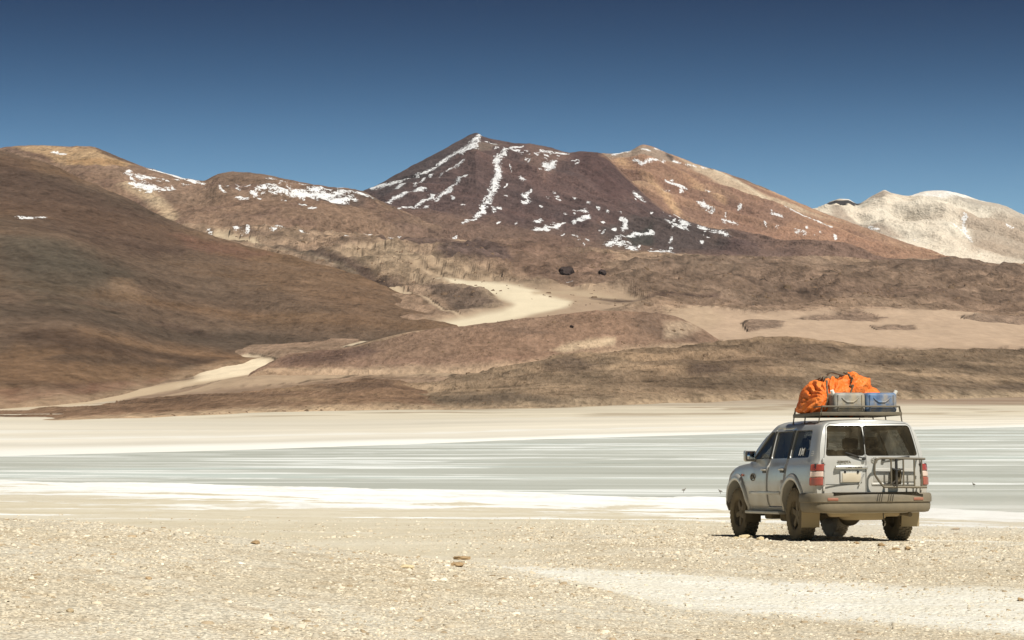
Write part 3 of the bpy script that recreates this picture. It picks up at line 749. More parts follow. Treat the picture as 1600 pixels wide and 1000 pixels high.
def track_mask(X, Y):
    """pale crushed track that crosses the foreground: a curved band on the ground"""
    px_t = [-0.9, 0.4, 1.6, 3.2, 5.4, 9.0, 14.0]
    near = np.interp(X, px_t, [28.6, 26.4, 23.8, 22.0, 20.6, 18.6, 16.0])
    farr = np.interp(X, px_t, [30.2, 30.2, 29.0, 27.9, 26.6, 25.0, 24.0])
    w = 0.5 * fbm(X / 1.3, Y / 2.4, 3, 221)
    return sstep(-1.3, 1.5, Y - near + w) * sstep(-1.3, 1.5, farr - Y + w) * sstep(-4.0, 0.8, X + w)
def track2_mask(X, Y):
    """the track going on past the car to the right"""
    c = np.interp(X, [-30, 4, 6.0, 7.5, 9.5, 14, 30], [37, 37.8, 37.2, 36.0, 34.4, 32, 28])
    w = 0.5 * fbm(X / 2, Y / 3, 3, 231)
    return np.exp(-((Y - c + w) / (1.0 + 0.09 * np.maximum(X - 5, 0))) ** 2) * sstep(3.0, 6.4, X)
tm = np.maximum(track_mask(GX, GY), 0.9 * track2_mask(GX, GY))
prow = row_of(GX, np.maximum(GY, 2), ground_z(GX, np.maximum(GY, 2), False))
hz = GZ - LAKE_Z
hcut = np.interp(800 + F * GX / np.maximum(GY, 1), [0, 500, 900, 1500], [-0.55, -0.25, 0, 0.1])
salt = (1 - sstep(1.25, 2.75, hz - hcut + 1.3 * fbm(GX / 18, GY / 12, 4, 241) + 0.5 * fbm(GX / 5, GY / 5, 3, 243))) * sstep(40, 60, GY)
streaks = sstep(0.12, 0.35, fbm(GX / 16, GY / 3.0, 4, 245)) * sstep(42, 56, GY) * (1 - sstep(90, 150, GY)) * 0.7
beach = np.maximum(0.85 * sstep(29.5, 31.5, GY + 1.2 * fbm(GX / 2, GY / 2, 3, 249)) * sstep(1.6, -1.5, GX), sstep(38, 50, GY + 3 * fbm(GX / 4, GY / 4, 3, 247)))
set_attr(ground, 'track', tm.ravel())
set_attr(ground, 'salt', np.maximum(salt, streaks).ravel())
set_attr(ground, 'beach', beach.ravel())

GRAVEL_A, GRAVEL_B = lin(222, 208, 180, 1.38), lin(237, 228, 206, 1.38)
def ground_material():
    t = NT('gravel_ground')
    o = t.coords()
    big = t.noise(o, 0.35, 4, 0.6, 0.3)
    mid = t.noise(o, 2.2, 4, 0.6)
    fine = t.noise(o, 13.0, 4, 0.7)
    vor = t.n('ShaderNodeTexVoronoi', Vector=o, Scale=17.0)
    base = t.mix(t.ramp(big, 0.32, 0.68), GRAVEL_A, GRAVEL_B)
    base = t.mix(t.math('MULTIPLY', t.ramp(mid, 0.42, 0.75), 0.45), base, lin(186, 160, 122, 1.25))
    base = t.mix(t.math('MULTIPLY', t.ramp(fine, 0.5, 0.75), 0.45), base, lin(150, 126, 94, 1.25))
    bch = t.mix(t.ramp(t.noise(t.coords((0.06, 0.3, 1)), 1.0, 4, 0.6), 0.35, 0.7), lin(222, 210, 182, 1.45), lin(234, 225, 203, 1.45))
    bch = t.mix(t.math('MULTIPLY', t.ramp(t.noise(o, 1.3, 5, 0.7), 0.5, 0.75), 0.4), bch, lin(186, 168, 134, 1.45))
    col = t.mix(t.attr('beach').outputs['Fac'], base, bch)
    trk = t.mix(t.ramp(t.noise(t.coords((0.5, 2.4, 1)), 1.0, 5, 0.65, 0.4), 0.35, 0.7), lin(234, 228, 210, 1.3), lin(244, 241, 229, 1.3))
    tf = t.ramp(t.math('ADD', t.attr('track').outputs['Fac'], t.math('MULTIPLY', t.math('SUBTRACT', mid, 0.5), 0.9)), 0.25, 0.85)
    col = t.mix(t.math('MULTIPLY', tf, 0.92), col, trk)
    sn = t.noise(t.coords((0.32, 0.12, 1)), 1.0, 6, 0.70, 0.6)
    sf = t.ramp(t.math('ADD', t.attr('salt').outputs['Fac'], t.math('MULTIPLY', t.math('SUBTRACT', sn, 0.5), 1.7)), 0.36, 0.66)
    col = t.mix(sf, col, t.mix(t.ramp(sn, 0.45, 0.7), lin(252, 252, 247, 1.3), lin(234, 231, 220, 1.35)))
    vor2 = t.n('ShaderNodeTexVoronoi', Vector=o, Scale=34.0); t.set(vor2, 'Randomness', 1.0)
    bw = t.n('ShaderNodeSeparateColor', Color=vor2.outputs['Color'])
    peb = t.math('ADD', 0.74, t.math('MULTIPLY', bw.outputs[0], 0.55))
    gap = t.ramp(vor2.outputs['Distance'], 0.75, 0.35)
    peb = t.math('MULTIPLY', peb, t.math('ADD', 0.66, t.math('MULTIPLY', gap, 0.34)))  # shade between pebbles, painted into the colour as darker cell edges
    cmb = t.n('ShaderNodeCombineColor'); [t.set(cmb, k, peb) for k in range(3)]
    sand = t.math('MAXIMUM', t.math('MAXIMUM', t.attr('beach').outputs['Fac'], t.math('MULTIPLY', tf, 0.6)), sf)
    col = t.mix(t.math('SUBTRACT', 1.0, sand, clamp=True), col, t.mix(1.0, col, cmb.outputs[0], 'MULTIPLY'))
    h = t.math('ADD', t.math('MULTIPLY', fine, 0.03), t.math('MULTIPLY', t.math('SUBTRACT', 1.0, vor.outputs['Distance']), 0.02))
    h = t.math('ADD', h, t.math('MULTIPLY', mid, 0.04))
    nrm = t.bump(h, 0.8, 1.0)
    return t.done(t.bsdf(col, 0.95, 0.08, normal=nrm))
ground.data.materials.append(ground_material())

def floor_material():
    t = NT('desert_floor')
    n = t.noise(t.coords(), 0.004, 5, 0.6)
    return t.done(t.bsdf(t.mix(n, lin(150, 125, 96, 1.3), lin(190, 165, 130, 1.3)), 0.95, 0.05))
dfl = new_mesh_obj('desert_floor', [(-8800, -5900, -14), (8800, -5900, -14), (8800, 14800, -14), (-8800, 14800, -14)], [(0, 1, 2, 3)], floor_material(), smooth=False)
tag(dfl, kind='structure')

# ------------------------------------------------------------------ modelling helpers for built things
def bm_obj(name, bm, mat, parent=None, smooth=True, angle=32):
    me = bpy.data.meshes.new(name)
    bmesh.ops.recalc_face_normals(bm, faces=bm.faces[:])
    bm.to_mesh(me); bm.free()
    if mat: me.materials.append(mat)
    if smooth:
        me.polygons.foreach_set('use_smooth', np.ones(len(me.polygons), bool))
        me.set_sharp_from_angle(angle=R(angle))
    o = bpy.data.objects.new(name, me); COL.objects.link(o)
    if parent: o.parent = parent
    return o

def empty(name, loc=(0, 0, 0), rot=(0, 0, 0)):
    e = bpy.data.objects.new(name, None); e.location = loc; e.rotation_euler = rot
    e.empty_display_size = 0.2
    COL.objects.link(e)
    return e

def add_box(bm, c, s, bevel=0.0, segs=2, rot=None):
    r = bmesh.ops.create_cube(bm, size=1.0)
    vs = r['verts']
    for v in vs:
        v.co = Vector((v.co.x * s[0], v.co.y * s[1], v.co.z * s[2]))
    if bevel > 0:
        es = list({e for v in vs for e in v.link_edges})
        rr = bmesh.ops.bevel(bm, geom=es, offset=bevel, segments=segs, profile=0.5, affect='EDGES')
        vs = list({v for f in rr['faces'] for v in f.verts} | {v for v in vs if v.is_valid})
    m = Matrix.Translation(Vector(c)) @ (rot.to_4x4() if rot else Matrix.Identity(4))
    for v in vs:
        v.co = m @ v.co
    return vs

def add_tube(bm, pts, rad, segs=8, closed=False, cap=True):
    pts = [Vector(p) for p in pts]
    n = len(pts); rings = []
    up = Vector((0.13, 0.21, 0.97))
    for i, p in enumerate(pts):
        a = pts[i - 1] if (i > 0 or closed) else p
        b = pts[(i + 1) % n] if (i < n - 1 or closed) else p
        t = (b - a).normalized()
        u = t.cross(up)
        if u.length < 0.05: u = t.cross(Vector((1, 0, 0)))
        u.normalize(); w = t.cross(u).normalized()
        # mitre
        rr = rad[i] if isinstance(rad, (list, tuple)) else rad
        k = 1.0
        if 0 < i < n - 1 or closed:
            d0 = (p - a).normalized(); d1 = (b - p).normalized()
            k = 1.0 / max(0.6, math.cos(d0.angle(d1, 0) / 2))
        rings.append([bm.verts.new(p + (u * math.cos(2 * math.pi * s / segs) + w * math.sin(2 * math.pi * s / segs)) * rr * k) for s in range(segs)])
    m = n if closed else n - 1
    for i in range(m):
        a, b = rings[i], rings[(i + 1) % n]
        for s in range(segs):
            bm.faces.new((a[s], a[(s + 1) % segs], b[(s + 1) % segs], b[s]))
    if cap and not closed:
        bm.faces.new(rings[0][::-1]); bm.faces.new(rings[-1])

def smooth_path(pts, n=6):
    pts = [Vector(p) for p in pts]; out = []
    for i in range(len(pts) - 1):
        p0 = pts[max(i - 1, 0)]; p1 = pts[i]; p2 = pts[i + 1]; p3 = pts[min(i + 2, len(pts) - 1)]
        for k in range(n):
            t = k / n
            out.append(0.5 * ((2 * p1) + (p2 - p0) * t + (2 * p0 - 5 * p1 + 4 * p2 - p3) * t * t + (3 * p1 - p0 - 3 * p2 + p3) * t ** 3))
    out.append(pts[-1])
    return out

def prism(bm, poly, axis, a, b):
    """polygon extruded along x ('x': poly is y,z) or y ('y': poly is x,z)"""
    def P(p, t):
        return (t, p[0], p[1]) if axis == 'x' else (p[0], t, p[1])
    A = [bm.verts.new(P(p, a)) for p in poly]; Bv = [bm.verts.new(P(p, b)) for p in poly]
    n = len(poly)
    for i in range(n):
        bm.faces.new((A[i], A[(i + 1) % n], Bv[(i + 1) % n], Bv[i]))
    bm.faces.new(A[::-1]); bm.faces.new(Bv)

def round_poly(poly, r=0.05, n=4):
    out = []; N = len(poly)
    for i in range(N):
        p = Vector(poly[i]); a = Vector(poly[i - 1]) - p; b = Vector(poly[(i + 1) % N]) - p
        ra = min(r, a.length * 0.45); rb = min(r, b.length * 0.45)
        s = p + a.normalized() * ra; e = p + b.normalized() * rb
        for k in range(n + 1):
            t = k / n
            out.append(tuple((1 - t) ** 2 * s + 2 * t * (1 - t) * p + t * t * e))
    return out

def grow(poly, d):
    """offset a polygon outward (d > 0) or inward"""
    P = [Vector(p) for p in poly]; n = len(P)
    area = sum(P[i].x * P[(i + 1) % n].y - P[(i + 1) % n].x * P[i].y for i in range(n))
    sg = 1 if area > 0 else -1
    out = []
    for i in range(n):
        e0 = (P[i] - P[i - 1]).normalized(); e1 = (P[(i + 1) % n] - P[i]).normalized()
        n0 = Vector((e0.y, -e0.x)) * sg; n1 = Vector((e1.y, -e1.x)) * sg
        m = (n0 + n1); m = m / max(0.4, m.dot(n0))
        out.append(tuple(P[i] + m * d))
    return out

def boolean(o, bm_cut, op):
    bmesh.ops.recalc_face_normals(bm_cut, faces=bm_cut.faces[:])
    me = bpy.data.meshes.new('cut'); bm_cut.to_mesh(me); bm_cut.free()
    c = bpy.data.objects.new('cut', me); COL.objects.link(c); c.parent = o.parent
    md = o.modifiers.new('b', 'BOOLEAN'); md.object = c; md.operation = op; md.solver = 'EXACT'
    dg = bpy.context.evaluated_depsgraph_get()
    res = bpy.data.meshes.new_from_object(o.evaluated_get(dg))
    o.modifiers.clear()
    old = o.data; o.data = res
    bpy.data.meshes.remove(old)
    bpy.data.objects.remove(c); bpy.data.meshes.remove(me)

def catmull(A, k):
    """upsample array A along axis 0 by k"""
    n = len(A); out = []
    for i in range(n - 1):
        p0, p1, p2, p3 = A[max(i - 1, 0)], A[i], A[i + 1], A[min(i + 2, n - 1)]
        if i == 0: p0 = 2 * p1 - p2
        if i == n - 2: p3 = 2 * p2 - p1
        for s in range(k):
            t = s / k
            out.append(0.5 * (2 * p1 + (p2 - p0) * t + (2 * p0 - 5 * p1 + 4 * p2 - p3) * t * t + (3 * p1 - p0 - 3 * p2 + p3) * t ** 3))
    out.append(A[-1])
    return np.array(out)

# ------------------------------------------------------------------ materials of the car and its load
DUST = lin(196, 176, 138, 1.5)
def dusty(name, base, rough=0.4, metal=0.0, spec=0.5, lo=0.2, hi=1.2, amount=0.8, floor=0.12, coat=0.0, grain=9.0):
    """a paint or plastic with road dust that thickens towards the sills"""
    t = NT(name)
    v = t.coords()
    sep = t.n('ShaderNodeSeparateXYZ', Vector=v)
    n = t.noise(v, grain, 5, 0.65, 0.3); n2 = t.noise(v, 2.2, 4, 0.6, 0.6)
    zf = t.n('ShaderNodeMapRange', Value=sep.outputs['Z']); t.set(zf, 'From Min', hi); t.set(zf, 'From Max', lo)
    d = t.math('ADD', t.math('MULTIPLY', zf.outputs[0], amount), floor)
    d = t.math('ADD', d, t.math('MULTIPLY', t.math('SUBTRACT', n2, 0.5), 0.45))
    d = t.math('ADD', d, t.math('MULTIPLY', t.math('SUBTRACT', n, 0.5), 0.35), clamp=True)
    col = t.mix(d, base, DUST)
    rg = t.math('ADD', t.math('MULTIPLY', d, 0.9 - rough), rough)
    mt = t.math('MULTIPLY', t.math('SUBTRACT', 1.0, d), metal)
    ct = t.math('MULTIPLY', t.math('SUBTRACT', 1.0, d), coat)
    nrm = t.bump(n, 0.06, 0.02)
    b = t.bsdf(col, rg, spec, mt, normal=nrm)
    t.set(b, 'Coat Weight', ct); t.set(b, 'Coat Roughness', 0.08)
    return t.done(b)

M_paint = dusty('silver_paint', lin(200, 199, 192, 1.2), 0.28, 0.16, 0.5, 0.30, 1.40, 0.66, -0.02, 0.8)
M_bumper = dusty('bumper_plastic', lin(104, 99, 88, 1.2), 0.5, 0.0, 0.3, 0.30, 0.85, 0.40, 0.12)
M_black = dusty('black_plastic', lin(42, 42, 42), 0.55, 0.0, 0.3, 0.1, 1.0, 0.35, 0.04)
M_under = dusty('underbody', lin(62, 56, 48), 0.8, 0.0, 0.1, 0.1, 1.2, 0.3, 0.15)
M_tyre = dusty('tyre_rubber', lin(66, 60, 54), 0.85, 0.0, 0.1, -0.4, 1.0, 0.2, 0.30)
M_rim = dusty('wheel_metal', lin(104, 94, 80), 0.7, 0.1, 0.3, -0.6, 1.0, 0.2, 0.25)
M_dusty = dusty('caked_dust', lin(176, 156, 122), 0.9, 0.0, 0.05, 0.1, 1.0, 0.4, 0.5)
M_chrome = dusty('chrome', lin(214, 214, 208), 0.22, 0.9, 0.5, 0.2, 1.4, 0.45, 0.12)
M_rack = dusty('rack_steel', lin(74, 70, 62), 0.55, 0.2, 0.4, 1.0, 2.4, 0.1, 0.15)
M_frame = dusty('carrier_steel', lin(84, 80, 70), 0.5, 0.2, 0.4, 0.2, 1.5, 0.25, 0.08)
M_red = dusty('red_lens', lin(150, 36, 30), 0.2, 0.0, 0.5, 0.2, 1.6, 0.3, 0.06, 0.4)
M_clear = dusty('clear_lens', lin(214, 190, 174), 0.2, 0.0, 0.5, 0.2, 1.6, 0.2, 0.05, 0.4)
M_refl = dusty('reflector', lin(140, 46, 36), 0.3, 0.0, 0.5, 0.2, 1.0, 0.3, 0.2)
M_seat = dusty('seat_cloth', lin(92, 88, 82), 0.9, 0.0, 0.05, -3, -2, 0, 0.05)
M_plate = dusty('number_plate', lin(206, 200, 184), 0.5, 0.0, 0.3, 0.5, 1.4, 0.5, 0.35)
M_badge = dusty('badge_metal', lin(90, 90, 88), 0.3, 0.6, 0.5, 0.5, 1.6, 0.3, 0.05)
M_sticker = dusty('white_sticker', lin(224, 222, 214), 0.5, 0, 0.3, 0, 3, 0.1, 0.0)
def glass_material(name, tint, dust, lo=1.15, hi=1.9):
    t = NT(name)
    tr = t.n('ShaderNodeBsdfTransparent', Color=(*tint, 1))
    gl = t.n('ShaderNodeBsdfGlossy', Color=(1, 1, 1, 1), Roughness=0.04)
    df = t.bsdf(DUST, 0.9, 0.05)
    fr = t.n('ShaderNodeFresnel', IOR=1.5)
    m1 = t.n('ShaderNodeMixShader'); t.set(m1, 0, t.math('MULTIPLY', fr, 0.6)); t.set(m1, 1, tr); t.set(m1, 2, gl)
    v = t.coords()
    n = t.noise(v, 7.0, 5, 0.7, 0.5); n2 = t.noise(v, 2.0, 3, 0.6)
    d = t.math('MULTIPLY', t.math('ADD', t.ramp(n, 0.40, 0.85), t.ramp(n2, 0.45, 0.8)), dust)
    d = t.math('ADD', d, dust * 0.35)
    m2 = t.n('ShaderNodeMixShader'); t.set(m2, 0, d); t.set(m2, 1, m1); t.set(m2, 2, df)
    return t.done(m2)
M_glass = glass_material('side_glass', (0.42, 0.42, 0.40), 0.05)
M_rglass = glass_material('rear_glass', (0.45, 0.44, 0.40), 0.10)
M_mirror = NT('mirror_glass'); M_mirror = M_mirror.done(M_mirror.bsdf((0.5, 0.5, 0.5, 1), 0.08, 0.5, 1.0))

# ------------------------------------------------------------------ the off-road vehicle
HEAD = R(12.0)
RA = Vector(at(1328, 841.5, 37.0)); RA.z = 0
org2 = RA + 1.31 * Vector((-math.sin(HEAD), math.cos(HEAD), 0))
def gz(x, y):
    return float(ground_z(np.array([x]), np.array([y]), True)[0])
z_r = gz(RA.x, RA.y); fa = RA + 2.85 * Vector((-math.sin(HEAD), math.cos(HEAD), 0)); z_f = gz(fa.x, fa.y)
TILT = math.atan2(z_f - z_r, 2.85)
car = empty('off_road_vehicle', (org2.x, org2.y, z_r + 1.31 * math.sin(TILT) - 0.012), (TILT, 0, HEAD))
car.scale = (0.955, 1, 1)
tag(car, 'dusty silver off-road estate car with a loaded roof rack, driving towards the lake', 'car')

ROWX = np.array([0, .80, .90, .945, .965, .958, .935, .905, .855, .805, .765, .71, .58, .30, 0])
ROWZ = np.array([.44, .44, .50, .62, .82, 1.0, 1.16, 1.24, 1.42, 1.60, 1.71, 1.785, 1.825, 1.845, 1.85])
SY = np.array([-2.30, -2.19, -1.9, -1.31, -.6, .1, .6, .98, 1.25, 1.7, 2.03, 2.15, 2.22])
SW = np.array([.935, .985, 1, 1, 1, 1, 1, .99, .985, .98, .965, .92, .84])
PP = [0, .035, .13, .34, .58, .80, 1.0]
YR = {8: -2.265, 9: -2.215, 10: -2.175, 11: -2.14, 12: -2.11, 13: -2.10, 14: -2.10}
YF = {8: .70, 9: .44, 10: .26, 11: .17, 12: .11, 13: .07, 14: .06}
net = np.zeros((len(SY), 15, 3))
for i in range(len(SY)):
    for j in range(15):
        if i <= 6:
            if j <= 7:
                y = SY[i]; z = ROWZ[j]
            else:
                y = YR[j] + (YF[j] - YR[j]) * PP[i]
                z = ROWZ[j] - (0.018 * max(0, 1 - PP[i] / .3) ** 2 + 0.03 * max(0, (PP[i] - .6) / .4) ** 2) * (1 if j >= 10 else 0.3)
            if j == 7 or j == 6: z -= 0.03 * PP[i]
            net[i, j] = (ROWX[j] * (SW[i] if j <= 7 else (0.5 + 0.5 * SW[i])), y, z)
        else:
            z7 = [1.205, 1.19, 1.15, 1.07, 1.0, .93][i - 7]
            if j <= 7:
                z = ROWZ[j] if j < 4 else .82 + (ROWZ[j] - .82) * (z7 - .82) / (1.24 - .82)
                net[i, j] = (ROWX[j] * SW[i], SY[i], z)
            else:
                k = j - 8
                hx = [.875, .855, .825, .74, .56, .28, 0][k] * SW[i]
                hz_ = z7 + [.008, .014, .02, .03, .04, .046, .048][k]
                hy = SY[i] + ([.02, .04, .06, .10, .14, .17, .18][k] if i == 7 else [0, 0, 0, .01, .02, .03, .03][k])
                net[i, j] = (hx, hy, hz_)
surf = catmull(net, 5)
surf = np.swapaxes(catmull(np.swapaxes(surf, 0, 1), 3), 0, 1)
surf[:, 0, 0] = 0; surf[:, -1, 0] = 0
surf[..., 0] = np.maximum(surf[..., 0], 0)
def rear_y(z, x):
    """outer rear face of the body at height z"""
    e = np.interp(z, surf[0, 3:, 2], surf[0, 3:, 1]); w = np.interp(z, surf[0, 3:, 2], surf[0, 3:, 0])
    return float(e - 0.07 * (1 - min(1.0, abs(x) / max(w, 1e-3)) ** 3.0))
def side_x(z):
    return float(np.interp(z, ROWZ[4:13], ROWX[4:13]))
bm = bmesh.new()
ni, nj = surf.shape[:2]
loop = np.concatenate([surf, surf[:, -2:0:-1] * np.array((-1, 1, 1))], 1)
nl = loop.shape[1]
V = [[bm.verts.new(loop[i, j]) for j in range(nl)] for i in range(ni)]
for i in range(ni - 1):
    for j in range(nl):
        bm.faces.new((V[i][j], V[i][(j + 1) % nl], V[i + 1][(j + 1) % nl], V[i + 1][j]))
def cap(i, sgn, depth):
    """bulging end cap: strips across between left and right halves"""
    NX = 18
    grid = []
    for j in range(nj):
        R_, L_ = V[i][j], V[i][(nl - j) % nl]
        if j in (0, nj - 1):
            grid.append([R_]); continue
        w = R_.co.x; row = [R_]
        for s in range(1, NX):
            x = w * (1 - 2 * s / NX)
            fz = min(1.0, min(j, nj - 1 - j) / 4.0)
            row.append(bm.verts.new((x, R_.co.y + sgn * depth * fz * (1 - abs(x / w) ** 3.0), R_.co.z)))
        row.append(L_); grid.append(row)
    for j in range(1, nj - 2):
        for s in range(NX):
            bm.faces.new((grid[j][s], grid[j][s + 1], grid[j + 1][s + 1], grid[j + 1][s]))
    for a, b in ((grid[0][0], grid[1]), (grid[-1][0], grid[-2])):
        for s in range(NX):
            bm.faces.new((a, b[s], b[s + 1]))
cap(0, -1, 0.07); cap(ni - 1, 1, 0.06)
body = bm_obj('body', bm, M_paint, car)
# hollow cabin
bm = bmesh.new()
bot = [(-.84, -2.2, .62), (.84, -2.2, .62), (.84, .95, .62), (-.84, .95, .62)]
mid = [(-.83, -2.23, 1.22), (.83, -2.23, 1.22), (.83, .88, 1.16), (-.83, .88, 1.16)]
top = [(-.585, -2.05, 1.765), (.585, -2.05, 1.765), (.585, .08, 1.765), (-.585, .08, 1.765)]
L3 = [[bm.verts.new(p) for p in r] for r in (bot, mid, top)]
for a, b in ((L3[0], L3[1]), (L3[1], L3[2])):
    for k in range(4):
        bm.faces.new((a[k], a[(k + 1) % 4], b[(k + 1) % 4], b[k]))
bm.faces.new(L3[0][::-1]); bm.faces.new(L3[2])
boolean(body, bm, 'DIFFERENCE')
WIN = {'front': [(.80, 1.27), (-.03, 1.27), (-.03, 1.69), (.16, 1.69)],
       'rear': [(-.14, 1.27), (-.93, 1.27), (-.93, 1.69), (-.14, 1.69)],
       'quarter': [(-1.04, 1.27), (-1.93, 1.27), (-1.82, 1.685), (-1.04, 1.69)]}
bm = bmesh.new()
for k, w in WIN.items():
    for a, b in ((-1.3, -.3), (.3, 1.3)):
        prism(bm, round_poly(w, .045), 'x', a, b)
boolean(body, bm, 'DIFFERENCE')
RWIN = {'left': [(-.755, 1.285), (-.131, 1.285), (-.131, 1.742), (-.68, 1.742)],
        'right': [(-.115, 1.285), (.755, 1.285), (.67, 1.742), (-.115, 1.742)]}
bm = bmesh.new()
for w in RWIN.values():
    prism(bm, round_poly(w, .05), 'y', -2.8, -1.95)
prism(bm, round_poly([(-.76, 1.28), (.76, 1.28), (.58, 1.70), (-.58, 1.70)], .05), 'y', -.1, 1.3)
boolean(body, bm, 'DIFFERENCE')
# wheel wells
AX_F, AX_R, TR, WR = 1.54, -1.31, 0.81, 0.40
for ay in (AX_F, AX_R):
    bm = bmesh.new()
    for sx in (-1, 1):
        pol = [(ay + .50 * math.cos(a), .47 + .47 * math.sin(a)) for a in np.linspace(-.5, math.pi + .5, 40)]
        prism(bm, pol, 'x', sx * .56, sx * 1.2)
    boolean(body, bm, 'DIFFERENCE')
# doors cut free of the body
DOOR = {'front': [(-.085, .53), (-.085, 1.735), (.20, 1.735), (.98, 1.25), (1.05, 1.13), (1.06, .53)],
        'rear': [(-.085, .53), (-.085, 1.735), (-.985, 1.735), (-.985, 1.06), (-.90, .94), (-.80, .75), (-.76, .53)]}
RDOOR = {'left': [(-.80, .71), (-.127, .71), (-.127, 1.775), (-.63, 1.775), (-.70, 1.73), (-.79, 1.25)],
         'right': [(-.119, .71), (.80, .71), (.79, 1.25), (.70, 1.73), (.63, 1.775), (-.119, 1.775)]}
def split_door(name, poly, axis, a, b, inset):
    d = bpy.data.objects.new(name, body.data.copy()); COL.objects.link(d); d.parent = car
    bm = bmesh.new(); prism(bm, grow(poly, -inset), axis, a, b); boolean(d, bm, 'INTERSECT')
    bm = bmesh.new(); prism(bm, poly, axis, a, b); boolean(body, bm, 'DIFFERENCE')
    return d
doors = {}
for sx, nm in ((-1, 'L'), (1, 'R')):
    for k in ('front', 'rear'):
        doors[nm + k] = split_door('side_door', DOOR[k], 'x', sx * .66, sx * 1.3, .011)
for k in ('left', 'right'):
    doors[k] = split_door('rear_door', RDOOR[k], 'y', -2.9, -2.0, .008)
for o in [body] + list(doors.values()):
    o.data.polygons.foreach_set('use_smooth', np.ones(len(o.data.polygons), bool))
    o.data.set_sharp_from_angle(angle=R(28))
    if not o.data.materials: o.data.materials.append(M_paint)
# glass
def side_pane(poly, sx, name, parent):
    bm = bmesh.new()
    p = round_poly(grow(poly, .012), .045)
    for off in (0.022, 0.027):
        vs = [bm.verts.new((sx * (side_x(z) - off), y, z)) for y, z in p]
        bm.faces.new(vs)
    bmesh.ops.triangulate(bm, faces=bm.faces[:])
    # one curved skin only: drop the inner copy
    for v in [v for i, v in enumerate(bm.verts) if i >= len(p)]: bm.verts.remove(v)
    return bm_obj(name, bm, M_glass, parent)
for sx, nm in ((-1, 'L'), (1, 'R')):
    side_pane(WIN['front'], sx, 'window_pane', doors[nm + 'front'])
    side_pane(WIN['rear'], sx, 'window_pane', doors[nm + 'rear'])
    side_pane(WIN['quarter'], sx, 'quarter_window', car)
for k in ('left', 'right'):
    bm = bmesh.new()
    x0, x1 = min(p[0] for p in RWIN[k]) - (.01 if k == 'left' else 0), max(p[0] for p in RWIN[k]) + (.01 if k == 'right' else 0)
    N, Mz = 10, 6; g = []
    for a in range(Mz + 1):
        z = 1.272 + (1.755 - 1.272) * a / Mz
        lo = x0 if k == 'right' else x0 + .075 * a / Mz
        hi = x1 if k == 'left' else x1 - .085 * a / Mz
        g.append([bm.verts.new((lo + (hi - lo) * s / N, rear_y(z, lo + (hi - lo) * s / N) + .018, z)) for s in range(N + 1)])
    for a in range(Mz):
        for s in range(N):
            bm.faces.new((g[a][s], g[a][s + 1], g[a + 1][s + 1], g[a + 1][s]))
    bm_obj('window_pane', bm, M_rglass, doors[k])
bm = bmesh.new()
g = [[bm.verts.new((x * (.80 if a == 0 else .64), (1.03 if a == 0 else .20) + .12 * (1 - x * x), 1.225 if a == 0 else 1.735)) for x in np.linspace(-1, 1, 11)] for a in (0, 1)]
for s in range(10): bm.faces.new((g[0][s], g[0][s + 1], g[1][s + 1], g[1][s]))
bm_obj('windscreen', bm, M_glass, car)

# dark trim over the pillars, so that the side glass reads as one band
for sx, nm in ((-1, 'L'), (1, 'R')):
    for y0, y1, par in ((-.080, -.034, 'Lfront'), (-.136, -.090, 'Lrear'), (-.974, -.934, 'Lrear'), (-1.036, -.996, None)):
        bm = bmesh.new(); zs = np.linspace(1.262, 1.70, 8)
        col_ = [[bm.verts.new((sx * (side_x(z) + o_), y, z)) for (y, o_) in ((y0, -.02), (y0, .004), (y1, .004), (y1, -.02))] for z in zs]
        for p_, q_ in zip(col_[:-1], col_[1:]):
            for s in range(4): bm.faces.new((p_[s], p_[(s + 1) % 4], q_[(s + 1) % 4], q_[s]))
        bm.faces.new(col_[0][::-1]); bm.faces.new(col_[-1])
        bm_obj('pillar_trim', bm, M_black, doors[nm + par[1:]] if par else car)

# ---- rear lamps that wrap round the corners
def plan(z, off):
    """outline of the body's rear corner seen from above (right side), pushed out by off"""
    w = side_x(z)
    pts = [(w + off, -2.185), (w * .995 + off, -2.20), (w * .978 + off * .95, -2.22), (w * .945 + off * .8, -2.29 - off * .5), (w * .89 + off * .3, -2.335 - off), (w * .855, -2.345 - off)]
    return pts
for sx in (-1, 1):
    lamp = empty('tail_lamp'); lamp.parent = car
    for z0, z1, nm, mt, of in ((.85, .97, 'red_lens', M_red, .022), (.975, 1.06, 'clear_lens', M_clear, .020), (1.065, 1.165, 'red_lens', M_red, .022)):
        bm = bmesh.new(); rings = []
        for z, of_ in ((z0, of - .012), (z0 + .012, of), (z1 - .012, of), (z1, of - .012)):
            pl_ = [(x * sx, y, z) for x, y in plan(z, of_)]
            rings.append([bm.verts.new(p) for p in smooth_path(pl_, 3)])
        inner = [[bm.verts.new((v.co.x * .93, v.co.y + .05, v.co.z)) for v in r] for r in (rings[0], rings[-1])]
        allr = [inner[0]] + rings + [inner[1]]
        for a, b in zip(allr[:-1], allr[1:]):
            for s in range(len(a) - 1): bm.faces.new((a[s], a[s + 1], b[s + 1], b[s]))
        bm_obj(nm, bm, mt, lamp)
    bm = bmesh.new(); add_box(bm, (sx * .86, -2.25, 1.005), (.12, .1, .34), .02); bm_obj('lamp_housing', bm, M_black, lamp)

